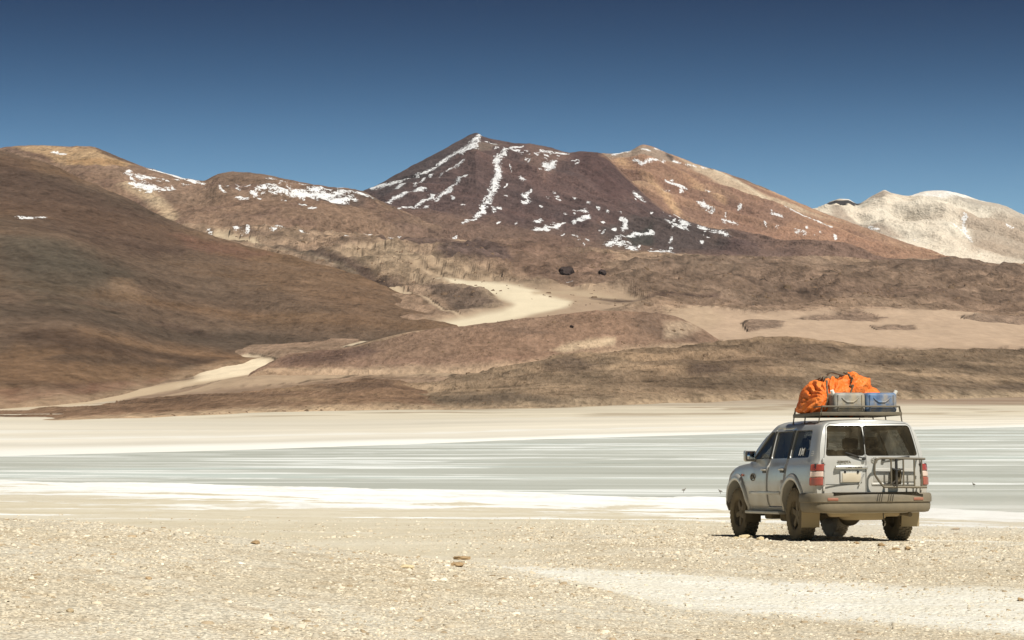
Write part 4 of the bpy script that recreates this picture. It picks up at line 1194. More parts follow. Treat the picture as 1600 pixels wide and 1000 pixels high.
# ---- rear bumper swept round the tail
def sweep(path, profile, name, mat, parent):
    """profile: (outward, z) closed loop; path: plan points left to right around the back"""
    bm = bmesh.new(); rings = []
    P = [Vector((p[0], p[1])) for p in path]
    for i, p in enumerate(P):
        t = (P[min(i + 1, len(P) - 1)] - P[max(i - 1, 0)]).normalized()
        nrm = Vector((t.y, -t.x))
        rings.append([bm.verts.new((p.x + nrm.x * o_, p.y + nrm.y * o_, z)) for o_, z in profile])
    n = len(profile)
    for a, b in zip(rings[:-1], rings[1:]):
        for s in range(n): bm.faces.new((a[s], a[(s + 1) % n], b[(s + 1) % n], b[s]))
    bm.faces.new(rings[0][::-1]); bm.faces.new(rings[-1])
    return bm_obj(name, bm, mat, parent, angle=38)
half = [(-.925, -1.83), (-.93, -2.0), (-.92, -2.15), (-.885, -2.26), (-.80, -2.335), (-.6, -2.362), (-.3, -2.375)]
path = half + [(0, -2.38)] + [(-x, y) for x, y in half[::-1]]
path = [(p.x, p.y) for p in smooth_path([Vector((*p, 0)) for p in path], 4)]
bumper = sweep(path, [(-.03, .735), (.065, .735), (.088, .727), (.100, .708), (.105, .66), (.103, .605), (.082, .596), (.086, .56), (.078, .495), (.05, .455), (0, .445), (-.05, .46)], 'rear_bumper', M_bumper, car)
bm = bmesh.new(); add_box(bm, (0, -2.43, .742), (1.36, .12, .016), .005); bm_obj('step_pad', bm, M_black, bumper)
for sx in (-1, 1):
    bm = bmesh.new(); add_box(bm, (sx * .70, -2.452, .645), (.17, .03, .045), .01, rot=Matrix.Rotation(sx * .1, 3, 'Z')); bm_obj('reflector', bm, M_refl, bumper)
for k, x in enumerate((.02, .055, .09, .20, .235, .27)):
    bm = bmesh.new(); add_box(bm, (x, -2.486, .665), (.014, .012, .11), .003, rot=Matrix.Rotation(.22, 3, 'Y')); bm_obj('scuff_stripe', bm, M_black, bumper)
front_path = [(-.90, 2.02), (-.88, 2.12), (-.80, 2.23), (-.55, 2.30), (0, 2.33), (.55, 2.30), (.80, 2.23), (.88, 2.12), (.90, 2.02)]
sweep([(p[0], p[1]) for p in front_path[::-1]], [(0, .78), (.05, .76), (.07, .70), (.07, .55), (.03, .44), (-.04, .44)], 'front_bumper', M_bumper, car)

# ---- flares, side steps, mud flaps
for sx in (-1, 1):
    for ay in (AX_F, AX_R):
        bm = bmesh.new(); rings = []
        for a in np.linspace(-.02, math.pi + .02, 36):
            c_, s_ = math.cos(a), math.sin(a)
            ring = []
            for r_, o_ in ((.485, -.05), (.487, .020), (.515, .030), (.55, .024), (.585, .004), (.60, -.03)):
                y = ay + (r_ + .012) * c_; z = .47 + (r_ - .018) * s_
                w = side_x(max(z, .82)) if z > .82 else float(np.interp(z, ROWZ[2:5], ROWX[2:5]))
                ring.append(bm.verts.new((sx * (w + o_), y, z)))
            rings.append(ring)
        for a, b in zip(rings[:-1], rings[1:]):
            for s in range(5): bm.faces.new((a[s], a[s + 1], b[s + 1], b[s]))
        bm_obj('wheel_arch', bm, M_paint, car, angle=60)
    bm = bmesh.new(); add_box(bm, (sx * .90, .12, .43), (.19, 1.72, .05), .018)
    st = bm_obj('side_step', bm, M_chrome, car)
    for y in (-.5, .1, .7):
        bm = bmesh.new(); add_box(bm, (sx * .76, y, .44), (.22, .05, .04)); bm_obj('step_bracket', bm, M_under, st)
    bm = bmesh.new(); add_box(bm, (sx * .83, -1.80, .40), (.30, .018, .36), .006, rot=Matrix.Rotation(.10, 3, 'X')); bm_obj('mud_flap', bm, M_dusty, car)
    bm = bmesh.new(); add_box(bm, (sx * .82, 1.06, .40), (.28, .018, .28), .006, rot=Matrix.Rotation(.10, 3, 'X')); bm_obj('mud_flap', bm, M_under, car)
    # body moulding along the doors
    bm = bmesh.new(); add_box(bm, (sx * .962, .05, .735), (.02, 1.55, .05), .008); bm_obj('side_moulding', bm, M_paint, car)

# ---- underbody
bm = bmesh.new()
for sx in (-1, 1): add_box(bm, (sx * .48, 0, .47), (.10, 4.2, .12), .01)
for y in (-2.0, -.9, .2, 1.2, 2.1): add_box(bm, (0, y, .47), (.9, .10, .09), .01)
bm_obj('chassis', bm, M_under, car)
bm = bmesh.new(); add_tube(bm, [(-.74, AX_R, WR), (.74, AX_R, WR)], .055, 12)
r = bmesh.ops.create_uvsphere(bm, u_segments=16, v_segments=10, radius=.17)
for v in r['verts']: v.co = Vector((v.co.x * 1.1, v.co.y * .9 + AX_R, v.co.z + WR))
bm_obj('rear_axle', bm, M_under, car)
bm = bmesh.new(); add_tube(bm, [(-.74, AX_F, WR), (.74, AX_F, WR)], .045, 12); add_box(bm, (.1, AX_F, .40), (.36, .3, .26), .06); bm_obj('front_axle', bm, M_under, car)
bm = bmesh.new(); add_box(bm, (.0, .75, .40), (.5, .7, .22), .06); add_box(bm, (-.62, .5, .385), (.26, .36, .13), .03); add_box(bm, (-.55, -.15, .37), (.3, .42, .16), .04); bm_obj('gearbox_guard', bm, M_under, car)
bm = bmesh.new()                                         # spare wheel slung flat under the tail
prof = [(.17, .03), (.20, .11), (.30, .12), (.36, .09), (.375, 0), (.36, -.09), (.30, -.12), (.20, -.11), (.17, -.03)]
rings = []
for a in np.linspace(0, 2 * math.pi, 40)[:-1]:
    rings.append([bm.verts.new((-.02 + r_ * math.cos(a), -1.92 + r_ * math.sin(a), .45 + h_)) for r_, h_ in prof])
for i in range(len(rings)):
    a, b = rings[i], rings[(i + 1) % len(rings)]
    for s in range(len(prof) - 1): bm.faces.new((a[s], a[s + 1], b[s + 1], b[s]))
add_box(bm, (-.02, -1.92, .45), (.36, .36, .06), .02)
bm_obj('spare_wheel', bm, M_dusty, car, angle=60)
bm = bmesh.new(); add_box(bm, (-.05, -2.05, .44), (1.15, .22, .12), .05, 3); bm_obj('tank_guard', bm, M_dusty, car)
bm = bmesh.new(); add_tube(bm, [(.52, -1.2, .44), (.56, -1.7, .45), (.60, -2.1, .43), (.60, -2.36, .41)], .035, 12); add_box(bm, (.54, -1.75, .46), (.22, .5, .16), .06, 3); bm_obj('exhaust', bm, M_under, car)
bm = bmesh.new(); add_tube(bm, smooth_path([(.18, -2.3, .44), (.17, -2.33, .36), (.20, -2.32, .30), (.18, -2.34, .24)], 4), .008, 6); bm_obj('hanging_strap', bm, M_black, car)
for sx in (-1, 1):
    bm = bmesh.new(); add_tube(bm, [(sx * .60, AX_R + .05, WR), (sx * .58, AX_R - .25, .72)], .035, 10); bm_obj('shock_absorber', bm, M_under, car)

# ---- wheels
def make_wheel():
    root = empty('wheel')
    bm = bmesh.new()
    prof = [(.215, -.105), (.24, -.118), (.30, -.130), (.355, -.126), (.385, -.112), (.395, -.09), (.397, 0), (.395, .09), (.385, .112), (.355, .126), (.30, .130), (.24, .118), (.215, .105)]
    N = 56; rings = []
    for k in range(N):
        a = 2 * math.pi * k / N
        rings.append([bm.verts.new((w_, r_ * math.cos(a), r_ * math.sin(a))) for r_, w_ in prof])
    for k in range(N):
        a, b = rings[k], rings[(k + 1) % N]
        for s in range(len(prof) - 1): bm.faces.new((a[s], a[s + 1], b[s + 1], b[s]))
    tyre = bm_obj('tyre', bm, M_tyre, root, angle=50)
    bm = bmesh.new()
    nb = 34
    for k in range(nb):
        a = 2 * math.pi * k / nb
        for x, da in ((-.088, 0), (-.03, .5), (.03, 0), (.088, .5)):
            aa = a + da * 2 * math.pi / nb
            add_box(bm, (0, 0, 0), (.048, .045, .022))
            m = Matrix.Translation((x, .396 * math.cos(aa), .396 * math.sin(aa))) @ Matrix.Rotation(aa - math.pi / 2, 4, 'X')
            bm.verts.ensure_lookup_table()
            for v in bm.verts[-8:]: v.co = m @ v.co
    o = bm_obj('tread_blocks', bm, M_tyre, root, smooth=False); o['kind'] = 'stuff'
    rim = empty('rim'); rim.parent = root
    bm = bmesh.new()
    prof = [(.225, -.115), (.232, -.10), (.215, -.09), (.205, -.03), (.205, .09), (.225, .11)]
    rings = []
    for k in range(40):
        a = 2 * math.pi * k / 40
        rings.append([bm.verts.new((w_, r_ * math.cos(a), r_ * math.sin(a))) for r_, w_ in prof])
    for k in range(40):
        a, b = rings[k], rings[(k + 1) % 40]
        for s in range(len(prof) - 1): bm.faces.new((a[s], a[s + 1], b[s + 1], b[s]))
    hub = [(0, -.085), (.03, -.085), (.05, -.075), (.075, -.07), (.085, -.05), (.085, .0)]
    rings = [[bm.verts.new((w_, max(r_, .001) * math.cos(2 * math.pi * k / 24), max(r_, .001) * math.sin(2 * math.pi * k / 24))) for r_, w_ in hub] for k in range(24)]
    for k in range(24):
        a, b = rings[k], rings[(k + 1) % 24]
        for s in range(len(hub) - 1): bm.faces.new((a[s], a[s + 1], b[s + 1], b[s]))
    for k in range(5):
        a = 2 * math.pi * k / 5
        n0 = len(bm.verts)
        vs = add_box(bm, (0, 0, 0), (.03, .15, .085), .01)
        m = Matrix.Rotation(a, 4, 'X') @ Matrix.Translation((-.062, .145, 0))
        for v in vs: v.co = m @ v.co
    wm = bm_obj('rim', bm, M_rim, root, angle=40)
    bpy.data.objects.remove(rim)
    bm = bmesh.new()
    rings = [[bm.verts.new((-.005, r_ * math.cos(2 * math.pi * k / 24), r_ * math.sin(2 * math.pi * k / 24))) for r_ in (.02, .20)] for k in range(24)]
    for k in range(24):
        a, b = rings[k], rings[(k + 1) % 24]
        bm.faces.new((a[0], a[1], b[1], b[0]))
    bm_obj('brake_disc', bm, M_under, root)
    return root
def copy_tree(o, parent=None):
    c = o.copy(); COL.objects.link(c); c.parent = parent
    for ch in list(o.children): copy_tree(ch, c)
    return c
w0 = make_wheel()
for k, (sx, ay) in enumerate(((-1, AX_R), (-1, AX_F), (1, AX_R), (1, AX_F))):
    w = w0 if k == 0 else copy_tree(w0)
    w.parent = car; w.location = (sx * TR, ay, WR + .005)
    w.rotation_euler = ((.35, 1.1, 2.0, 2.9)[k], 0, (0 if sx < 0 else math.pi) + (0.06 if ay > 0 else 0))

# ---- mirrors, handles, wipers, plates, badges
for sx in (-1, 1):
    mr = empty('door_mirror'); mr.parent = car
    bm = bmesh.new(); add_box(bm, (sx * 1.01, .64, 1.325), (.19, .13, .18), .035, 3); bm_obj('mirror_shell', bm, M_paint, mr)
    bm = bmesh.new(); add_box(bm, (sx * 1.01, .577, 1.325), (.17, .012, .155), .012); bm_obj('mirror_frame', bm, M_black, mr)
    bm = bmesh.new(); add_box(bm, (sx * 1.01, .571, 1.325), (.14, .006, .125), .01, rot=Matrix.Rotation(.05 * sx, 3, 'Z')); bm_obj('mirror_glass', bm, M_mirror, mr)
    bm = bmesh.new(); add_tube(bm, [(sx * .88, .68, 1.255), (sx * .95, .66, 1.26), (sx * .98, .65, 1.27)], .028, 8); bm_obj('mirror_arm', bm, M_black, mr)
    for nm, y in (('front', .06), ('rear', -.82)):
        par = doors[('L' if sx < 0 else 'R') + nm]
        x = side_x(1.09) + .012
        bm = bmesh.new(); add_box(bm, (sx * (x - .006), y, 1.085), (.012, .19, .075), .005); bm_obj('handle_recess', bm, M_black, par)
        bm = bmesh.new(); add_tube(bm, smooth_path([(sx * (x - .005), y - .085, 1.095), (sx * (x + .028), y - .05, 1.10), (sx * (x + .028), y + .05, 1.10), (sx * (x - .005), y + .085, 1.095)], 4), .016, 8); bm_obj('handle', bm, M_chrome, par)
    bm = bmesh.new(); add_box(bm, (sx * .955, 1.22, 1.02), (.02, .09, .04), .008); bm_obj('indicator', bm, M_refl, car)
LD, RD = doors['left'], doors['right']
def ry(z, x, o_=0.0): return rear_y(z, x) - o_
bm = bmesh.new(); add_box(bm, (-.365, ry(1.115, -.36, .020), 1.115), (.53, .05, .052), .014, 3); bm_obj('handle_garnish', bm, M_chrome, LD)
bm = bmesh.new(); add_box(bm, (-.365, ry(.98, -.36, .010), .975), (.36, .016, .165), .006); bm_obj('plate_recess', bm, M_paint, LD)
bm = bmesh.new(); add_box(bm, (-.365, ry(.98, -.36, .022), .965), (.30, .010, .135), .004); plate = bm_obj('number_plate', bm, M_plate, LD)
for x in (-.47, -.26):
    bm = bmesh.new(); add_box(bm, (x, ry(1.06, x, .03), 1.052), (.03, .03, .03), .006); bm_obj('plate_lamp', bm, M_black, LD)
bm = bmesh.new(); add_tube(bm, [(-.16, ry(1.02, -.16, .02), 1.02), (-.20, ry(.95, -.2, .03), .95), (-.245, ry(.86, -.24, .03), .865), (-.25, ry(.84, -.24, .02), .84)], .011, 8); bm_obj('lever', bm, M_chrome, LD)
bm = bmesh.new(); add_box(bm, (-.46, ry(.86, -.46, .0), .862), (.64, .016, .010), .002); bm_obj('door_crease', bm, M_black, LD)
bm = bmesh.new(); add_box(bm, (.33, ry(.86, .33, .006), .865), (.72, .022, .035), .008); bm_obj('door_trim', bm, M_chrome, RD)
bm = bmesh.new(); add_box(bm, (.33, ry(1.0, .33, .004), 1.0), (.66, .012, .20), .005); bm_obj('door_recess', bm, M_paint, RD)
def wiper(piv, tip, par):
    bm = bmesh.new()
    p = Vector((piv[0], ry(piv[1], piv[0], .03), piv[1])); q = Vector((tip[0], ry(tip[1], tip[0], .025), tip[1]))
    add_tube(bm, [p, p.lerp(q, .5) + Vector((0, -.012, 0)), q], .009, 6)
    d = (q - p); m = p.lerp(q, .6)
    add_tube(bm, [m - d * .35 + Vector((0, .012, -.012)), m + d * .42 + Vector((0, .012, -.012))], .007, 6)
    add_box(bm, p, (.05, .04, .045), .012)
    bm_obj('wiper', bm, M_black, par)
wiper((-.16, 1.245), (-.45, 1.335), LD); wiper((.16, 1.235), (.60, 1.275), RD)
bm = bmesh.new()
for z in (1.22,): add_box(bm, (-.123, ry(1.5, -.12, .002), 1.50), (.012, .02, .46), .004)
bm_obj('door_seal', bm, M_black, LD)
for z in (.80, 1.22):
    for sx in (-1, 1):
        bm = bmesh.new(); add_box(bm, (sx * .80, ry(z, .78, .012), z), (.035, .03, .07), .008); bm_obj('door_hinge', bm, M_paint, body)
bm = bmesh.new(); add_tube(bm, [(-.13, -2.13, 1.80), (-.13, -2.17, 1.86)], .006, 6); add_tube(bm, [(-.08, -2.14, 1.78), (-.05, -2.16, 1.835)], .009, 6); bm_obj('roof_aerial', bm, M_black, car)
def text(body_, size, loc, mat, parent, name, rot=(R(90), 0, 0), depth=.004, bold=0.0):
    cu = bpy.data.curves.new(name, 'FONT'); cu.body = body_; cu.size = size; cu.extrude = depth; cu.offset = bold
    cu.align_x = 'CENTER'; cu.align_y = 'CENTER'
    t = bpy.data.objects.new('tmp', cu); COL.objects.link(t)
    dg = bpy.context.evaluated_depsgraph_get()
    me = bpy.data.meshes.new_from_object(t.evaluated_get(dg)); bpy.data.objects.remove(t)
    o = bpy.data.objects.new(name, me); COL.objects.link(o); me.materials.append(mat)
    o.parent = parent; o.location = loc; o.rotation_euler = rot
    return o
text('TOYOTA', .052, (-.475, ry(1.19, -.47, .006), 1.195), M_badge, LD, 'maker_lettering', bold=.002)
text('LAND CRUISER', .040, (-.33, ry(1.115, -.33, .047), 1.115), M_badge, LD, 'model_lettering')
bm = bmesh.new()
cx_, cz_ = .02, 1.225
for rx, rz in ((.055, .040), (.050, .014), (.018, .038)):
    zo = .012 if rz == .014 else 0
    add_tube(bm, [(cx_ + rx * math.cos(a), ry(cz_, cx_, .008), cz_ + zo + rz * math.sin(a)) for a in np.linspace(0, 2 * math.pi, 24)[:-1]], .006, 6, closed=True)
bm_obj('oval_emblem', bm, M_chrome, RD)
# emblem on the left front door and stickers on the quarter window
bm = bmesh.new(); xs = -(side_x(.98) + .006)
add_tube(bm, [(xs, .62 + .11 * math.cos(a), .985 + .055 * math.sin(a)) for a in np.linspace(0, 2 * math.pi, 28)[:-1]], .010, 6, closed=True)
add_tube(bm, [(xs, .70, .965), (xs, .66, 1.01), (xs, .63, .975), (xs, .58, 1.01), (xs, .55, .965)], .013, 6)
bm_obj('door_emblem', bm, M_badge, doors['Lfront'])
bm = bmesh.new()
for y, h_ in ((-1.42, .115), (-1.50, .125), (-1.54, .09), (-1.585, .09), (-1.62, .125)):
    bm = bmesh.new(); add_box(bm, (-side_x(1.36) + .012, y, 1.36), (.004, .026, h_), .0, rot=Matrix.Rotation(.30, 3, 'Y')); bm_obj('window_sticker', bm, M_sticker, car)
for z in (1.30, 1.33, 1.36):
    bm = bmesh.new(); add_box(bm, (-side_x(z) - .0015, -2.06, z), (.004, .11 - (z - 1.30) * .5, .010), 0, rot=Matrix.Rotation(.25, 3, 'Y')); bm_obj('pillar_sticker', bm, M_sticker, car)

# ---- the tube carrier on the right rear door
bm = bmesh.new(); YC = -2.53
outer = smooth_path([(.86, YC, 1.235), (.70, YC, 1.24), (.30, YC, 1.245), (.12, YC, 1.245), (.06, YC, 1.215), (.03, YC, 1.15), (.03, YC, 1.02), (.07, YC, .95), (.16, YC, .84), (.22, YC, .825), (.5, YC, .82), (.88, YC, .815)], 4)
add_tube(bm, outer, .017, 10)
carrier = bm_obj('carrier_frame', bm, M_frame, car)
carrier.location.x = -.07
for x in (.30, .385, .50, .68, .80):
    bm = bmesh.new(); add_tube(bm, [(x, YC, 1.24), (x, YC, .82)], .014 if x != .385 else .022, 8); bm_obj('carrier_bar', bm, M_frame if x != .385 else M_black, carrier)
for x, z in ((.10, 1.235), (.80, 1.235), (.24, .825), (.80, .82)):
    bm = bmesh.new(); add_tube(bm, [(x, YC, z), (x, ry(z, x, -.01), z)], .014, 8); bm_obj('carrier_bracket', bm, M_frame, carrier)
bm = bmesh.new(); add_tube(bm, [(.30, YC, 1.10), (.40, YC - .01, 1.07), (.50, YC, 1.09)], .014, 8); bm_obj('carrier_clamp', bm, M_black, carrier)
bm = bmesh.new(); add_tube(bm, [(.30, YC, .86), (.36, YC, .90), (.34, YC - .01, .84)], .018, 8); bm_obj('carrier_clamp', bm, M_black, carrier)
bm = bmesh.new(); add_tube(bm, [(.43 + .045 * math.cos(a), YC + .05, .985 + .08 * math.sin(a)) for a in np.linspace(0, 2 * math.pi, 24)[:-1]], .022, 8, closed=True); add_box(bm, (.42, YC + .09, .98), (.16, .05, .24), .02)
bm_obj('lock_box', bm, M_under, carrier)

# ---- seats and wheel seen through the glass
for sx, y, w_ in ((-.42, .02, .5), (.42, .02, .5), (-.42, -.85, .55), (.42, -.85, .55)):
    st = empty('seat'); st.parent = car
    bm = bmesh.new(); add_box(bm, (sx, y + .1, .80), (w_, .5, .2), .05); bm_obj('cushion', bm, M_seat, st)
    bm = bmesh.new(); add_box(bm, (sx, y - .22, 1.12), (w_, .14, .56), .05, rot=Matrix.Rotation(.2, 3, 'X')); bm_obj('backrest', bm, M_seat, st)
    bm = bmesh.new(); add_box(bm, (sx, y - .30, 1.50), (.27, .10, .18), .04); add_tube(bm, [(sx - .06, y - .28, 1.3), (sx - .06, y - .3, 1.45)], .008); add_tube(bm, [(sx + .06, y - .28, 1.3), (sx + .06, y - .3, 1.45)], .008); bm_obj('headrest', bm, M_seat, st)
bm = bmesh.new(); add_box(bm, (0, .72, 1.08), (1.5, .34, .26), .08, 3); bm_obj('dashboard', bm, M_black, car)
bm = bmesh.new(); add_tube(bm, [(-.42 + .18 * math.cos(a), .46 - .07 * math.sin(a), 1.19 + .165 * math.sin(a)) for a in np.linspace(0, 2 * math.pi, 28)[:-1]], .014, 8, closed=True); add_tube(bm, [(-.42, .46, 1.19), (-.42, .64, 1.1)], .025); bm_obj('steering_wheel', bm, M_black, car)
bm = bmesh.new(); add_box(bm, (0, .33, 1.60), (.22, .03, .06), .01); add_tube(bm, [(0, .33, 1.62), (0, .36, 1.72)], .008); bm_obj('inside_mirror', bm, M_black, car)
bm = bmesh.new(); add_box(bm, (.18, -1.72, .92), (1.0, .5, .5), .06); bm_obj('stowed_kit', bm, M_seat, car)

# ---- roof rack
rack = empty('roof_rack'); rack.parent = car
RX, RY0, RY1, RZ = .665, -1.90, -.62, 1.925
def bar(pts, r_, name, mat=M_rack, segs=8):
    b_ = bmesh.new(); add_tube(b_, pts, r_, segs); return bm_obj(name, b_, mat, rack)
bm = bmesh.new()
for sx in (-1, 1): add_box(bm, (sx * RX, (RY0 + RY1) / 2, RZ), (.035, RY1 - RY0, .055), .006)
for y in (RY0, RY1): add_box(bm, (0, y, RZ), (2 * RX, .035, .055), .006)
bm_obj('rack_frame', bm, M_rack, rack)
for k in range(8):
    y = RY0 + (RY1 - RY0) * (k + .5) / 8
    bm = bmesh.new(); add_box(bm, (0, y, RZ - .006), (2 * RX - .04, .07, .016), .004); bm_obj('rack_slat', bm, M_rack, rack)
bar([(-RX, RY0, RZ), (-RX + .02, RY0 + .01, RZ + .11), (RX - .02, RY0 + .01, RZ + .11), (RX, RY0, RZ)], .011, 'rack_rail')
bar([(-RX, RY1, RZ), (-RX + .02, RY1 - .01, RZ + .11), (RX - .02, RY1 - .01, RZ + .11), (RX, RY1, RZ)], .011, 'rack_rail')
for sx in (-1, 1):
    bar([(sx * (RX - .02), RY0 + .01, RZ + .11), (sx * (RX - .02), RY1 - .01, RZ + .11)], .011, 'rack_rail')
    for y in (RY0 + .04, -1.2, RY1 - .04):
        bar([(sx * RX, y, RZ), (sx * (RX - .02), y, RZ + .11)], .009, 'rack_post')
        bar([(sx * (RX + .012), y, RZ - .02), (sx * (RX + .03), y, 1.785)], .011, 'rack_foot')

# ------------------------------------------------------------------ the load on the rack (things of their own, in world space)
bpy.context.view_layer.update()
CARM = Matrix.Translation(car.location) @ Matrix.Rotation(HEAD, 4, 'Z') @ Matrix.Rotation(TILT, 4, 'X')
def tarp_material():
    t = NT('orange_tarpaulin')
    v = t.coords()
    n = t.noise(v, 5.0, 4, 0.6, 0.5); n2 = t.noise(v, 26.0, 3, 0.6)
    col = t.mix(t.ramp(n, 0.3, 0.75), lin(226, 104, 26, 1.1), lin(240, 138, 62, 1.1))
    col = t.mix(t.math('MULTIPLY', t.ramp(n2, 0.45, 0.8), 0.35), col, DUST)
    return t.done(t.bsdf(col, 0.62, 0.3, normal=t.bump(t.math('ADD', t.math('ABSOLUTE', t.math('SUBTRACT', t.noise(v, 9.0, 3, 0.5, 1.2), 0.5)), t.math('MULTIPLY', n2, 0.15)), 0.9, 0.06)))
M_tarp = tarp_material()
NU, NV = 260, 120
uu = np.linspace(0, 2 * np.pi, NU, endpoint=False); vv = np.linspace(0, np.pi, NV)
VV, UU = np.meshgrid(vv, uu, indexing='ij')
def spow(a, p): return np.sign(a) * np.abs(a) ** p
bx = spow(np.cos(UU), .62) * spow(np.sin(VV), .62); by = spow(np.sin(UU), .62) * spow(np.sin(VV), .62); bz = spow(np.cos(VV), .72)
def tarp_shape(bx, by, bz, wr=True):
    hx = .60; hy = .50
    x = -.02 + hx * bx; y = -1.03 + hy * by
    topz = .35 + .17 * np.exp(-((x - .14) / .26) ** 2) + .10 * np.exp(-((x + .36) / .24) ** 2) - .05 * np.exp(-((x + .06) / .09) ** 2)
    z = np.where(bz > 0, bz * topz * (1 - .25 * sstep(.3, .6, x)), bz * .10)
    y = y - .26 * np.exp(-((x + .60) / .20) ** 2) * (by < 0) * np.abs(by) * sstep(.9, .2, bz)      # left end sags towards the tail
    x = x - .05 * sstep(.4, -.2, bz) * (bx < -.3) * np.abs(bx)
    return np.stack([x, y, z], -1)
P0 = tarp_shape(bx, by, bz)
lenx = P0[..., 0]; leny = P0[..., 1]; lenz = P0[..., 2]
wr = ridged(lenx * 3.2 + lenz * 1.0, leny * 2.2 + lenz * 2.4, 3, 301, .55) * .028 + ridged(lenx * 8 - lenz * 3, leny * 6 + lenz * 2.5, 3, 305, .6) * .010 + fbm(lenx * 4, leny * 4 + lenz * 4, 3, 309) * .035
nrm_ = np.stack([bx, by, bz * 1.2], -1); nrm_ /= np.linalg.norm(nrm_, axis=-1, keepdims=True) + 1e-9
for sx0, dep in ((-.40, .035), (-.02, .035)):                                                      # pinched in where the straps run
    wr = wr - dep * np.exp(-((lenx - sx0 - .25 * (lenz - .2)) / .035) ** 2)
qx, qz = lenx + .30 - .25 * (leny + 1.03), lenz - .10                                          # long folds gathered at the strap
fa_ = np.arctan2(qz, qx) * 2.6 + .9 * fbm(lenx * 2, leny * 2.4 + lenz * 2, 2, 311)
wr = wr + (np.abs((fa_ % 1.0) - .5) * 2 - .5) * .075 * sstep(0, .35, np.hypot(qx, qz)) * sstep(.2, -.5, by)
fb_ = leny * 3.2 + .4 * lenx + .8 * fbm(lenx * 2, leny * 2, 2, 317)
wr = wr + (np.abs((fb_ % 1.0) - .5) * 2 - .5) * .035 * sstep(.2, .45, lenz)
tarp_pts = P0 + nrm_ * wr[..., None]
tv = tarp_pts.reshape(-1, 3)
tarp = new_mesh_obj('tarpaulin_bundle', tv, grid_faces(NV, NU, closed=True)[:, ::-1], M_tarp)
tarp.matrix_world = CARM @ Matrix.Translation((0, 0, RZ + .115))
tag(tarp, 'crumpled bright orange tarpaulin bundle strapped onto the roof rack', 'bundle')
for sx0 in (-.40, -.02):
    bm = bmesh.new(); pts = []
    best = []
    for a in np.linspace(-.35, math.pi + .35, 40):          # walk over the bundle in the y-z plane
        ty, tz = math.cos(a), math.sin(a)
        sel = np.abs(tv[:, 0] - sx0 - .25 * (tv[:, 2] - .2)) < .06
        c = tv[sel]; d = np.array([-1.03, .15])
        r_ = (c[:, 1:] - d); ang_ = np.arctan2(r_[:, 1], r_[:, 0])
        k = np.argmin(np.abs(ang_ - math.atan2(tz, ty)))
        q = c[k]; o_ = r_[k] / np.linalg.norm(r_[k]) * .012
        pts.append((sx0 + .25 * (q[2] - .2), q[1] + o_[0], q[2] + o_[1]))
    add_tube(bm, pts, .013, 6)
    bm_obj('strap', bm, M_black, tarp)
bm = bmesh.new(); add_tube(bm, smooth_path([(-.26, -1.1, .50), (-.20, -1.12, .545), (-.10, -1.1, .53), (.0, -1.12, .50), (.06, -1.1, .52), (.02, -1.08, .55)], 4), .016, 6); bm_obj('strap_knot', bm, M_black, tarp)

def can_material(name, c0, c1):
    t = NT(name); v = t.coords()
    n = t.noise(v, 9, 4, .65, .4); sep = t.n('ShaderNodeSeparateXYZ', Vector=v)
    col = t.mix(t.ramp(n, .3, .7), c0, c1)
    col = t.mix(t.math('MULTIPLY', t.ramp(t.noise(v, 4, 5, .7, .6),   .42, .70), .75), col, DUST)
    return t.done(t.bsdf(col, .6, .3, normal=t.bump(n, .1, .02)))
M_grey = can_material('grey_plastic', lin(118, 116, 110), lin(150, 147, 138))
M_blue = can_material('blue_plastic', lin(66, 90, 122), lin(96, 122, 152))
def jerry_can(cx, mat, label, cap_side):
    root = empty('jerry_can'); root.matrix_world = CARM @ Matrix.Translation((cx, RY0 + .26, RZ + .012))
    tag(root, label, 'jerry can', 'plastic jerry cans on the roof rack')
    bm = bmesh.new(); add_box(bm, (0, 0, .155), (.50, .44, .31), .055, 4); bm_obj('tank', bm, mat, root, angle=60)
    bm = bmesh.new()
    for x in (-.19, .19): add_tube(bm, [(x, -.218, .04), (x, -.222, .27)], .014, 8)
    add_tube(bm, [(-.13, -.220, .235), (-.10, -.222, .20), (-.05, -.222, .165), (.05, -.222, .165), (.10, -.222, .20), (.13, -.220, .235)], .013, 8)
    add_tube(bm, [(-.19, -.220, .06), (.19, -.220, .06)], .012, 8)
    bm_obj('moulded_ribs', bm, mat, root, angle=60)
    bm = bmesh.new(); add_tube(bm, [(cap_side * .225, -.13, .27), (cap_side * .265, -.145, .345)], .028, 12); bm_obj('cap', bm, M_sticker, root)
    bm = bmesh.new(); add_tube(bm, smooth_path([(-.12, .20, .20), (-.10, .25, .20), (.10, .25, .20), (.12, .20, .20)], 4), .014, 8); bm_obj('grip', bm, mat, root)
    return root
jerry_can(-.16, M_grey, 'grey plastic jerry can lying on the roof rack, beside the orange bundle', -1)
jerry_can(.345, M_blue, 'blue plastic jerry can with white cap at the rack\'s right rear corner', 1)

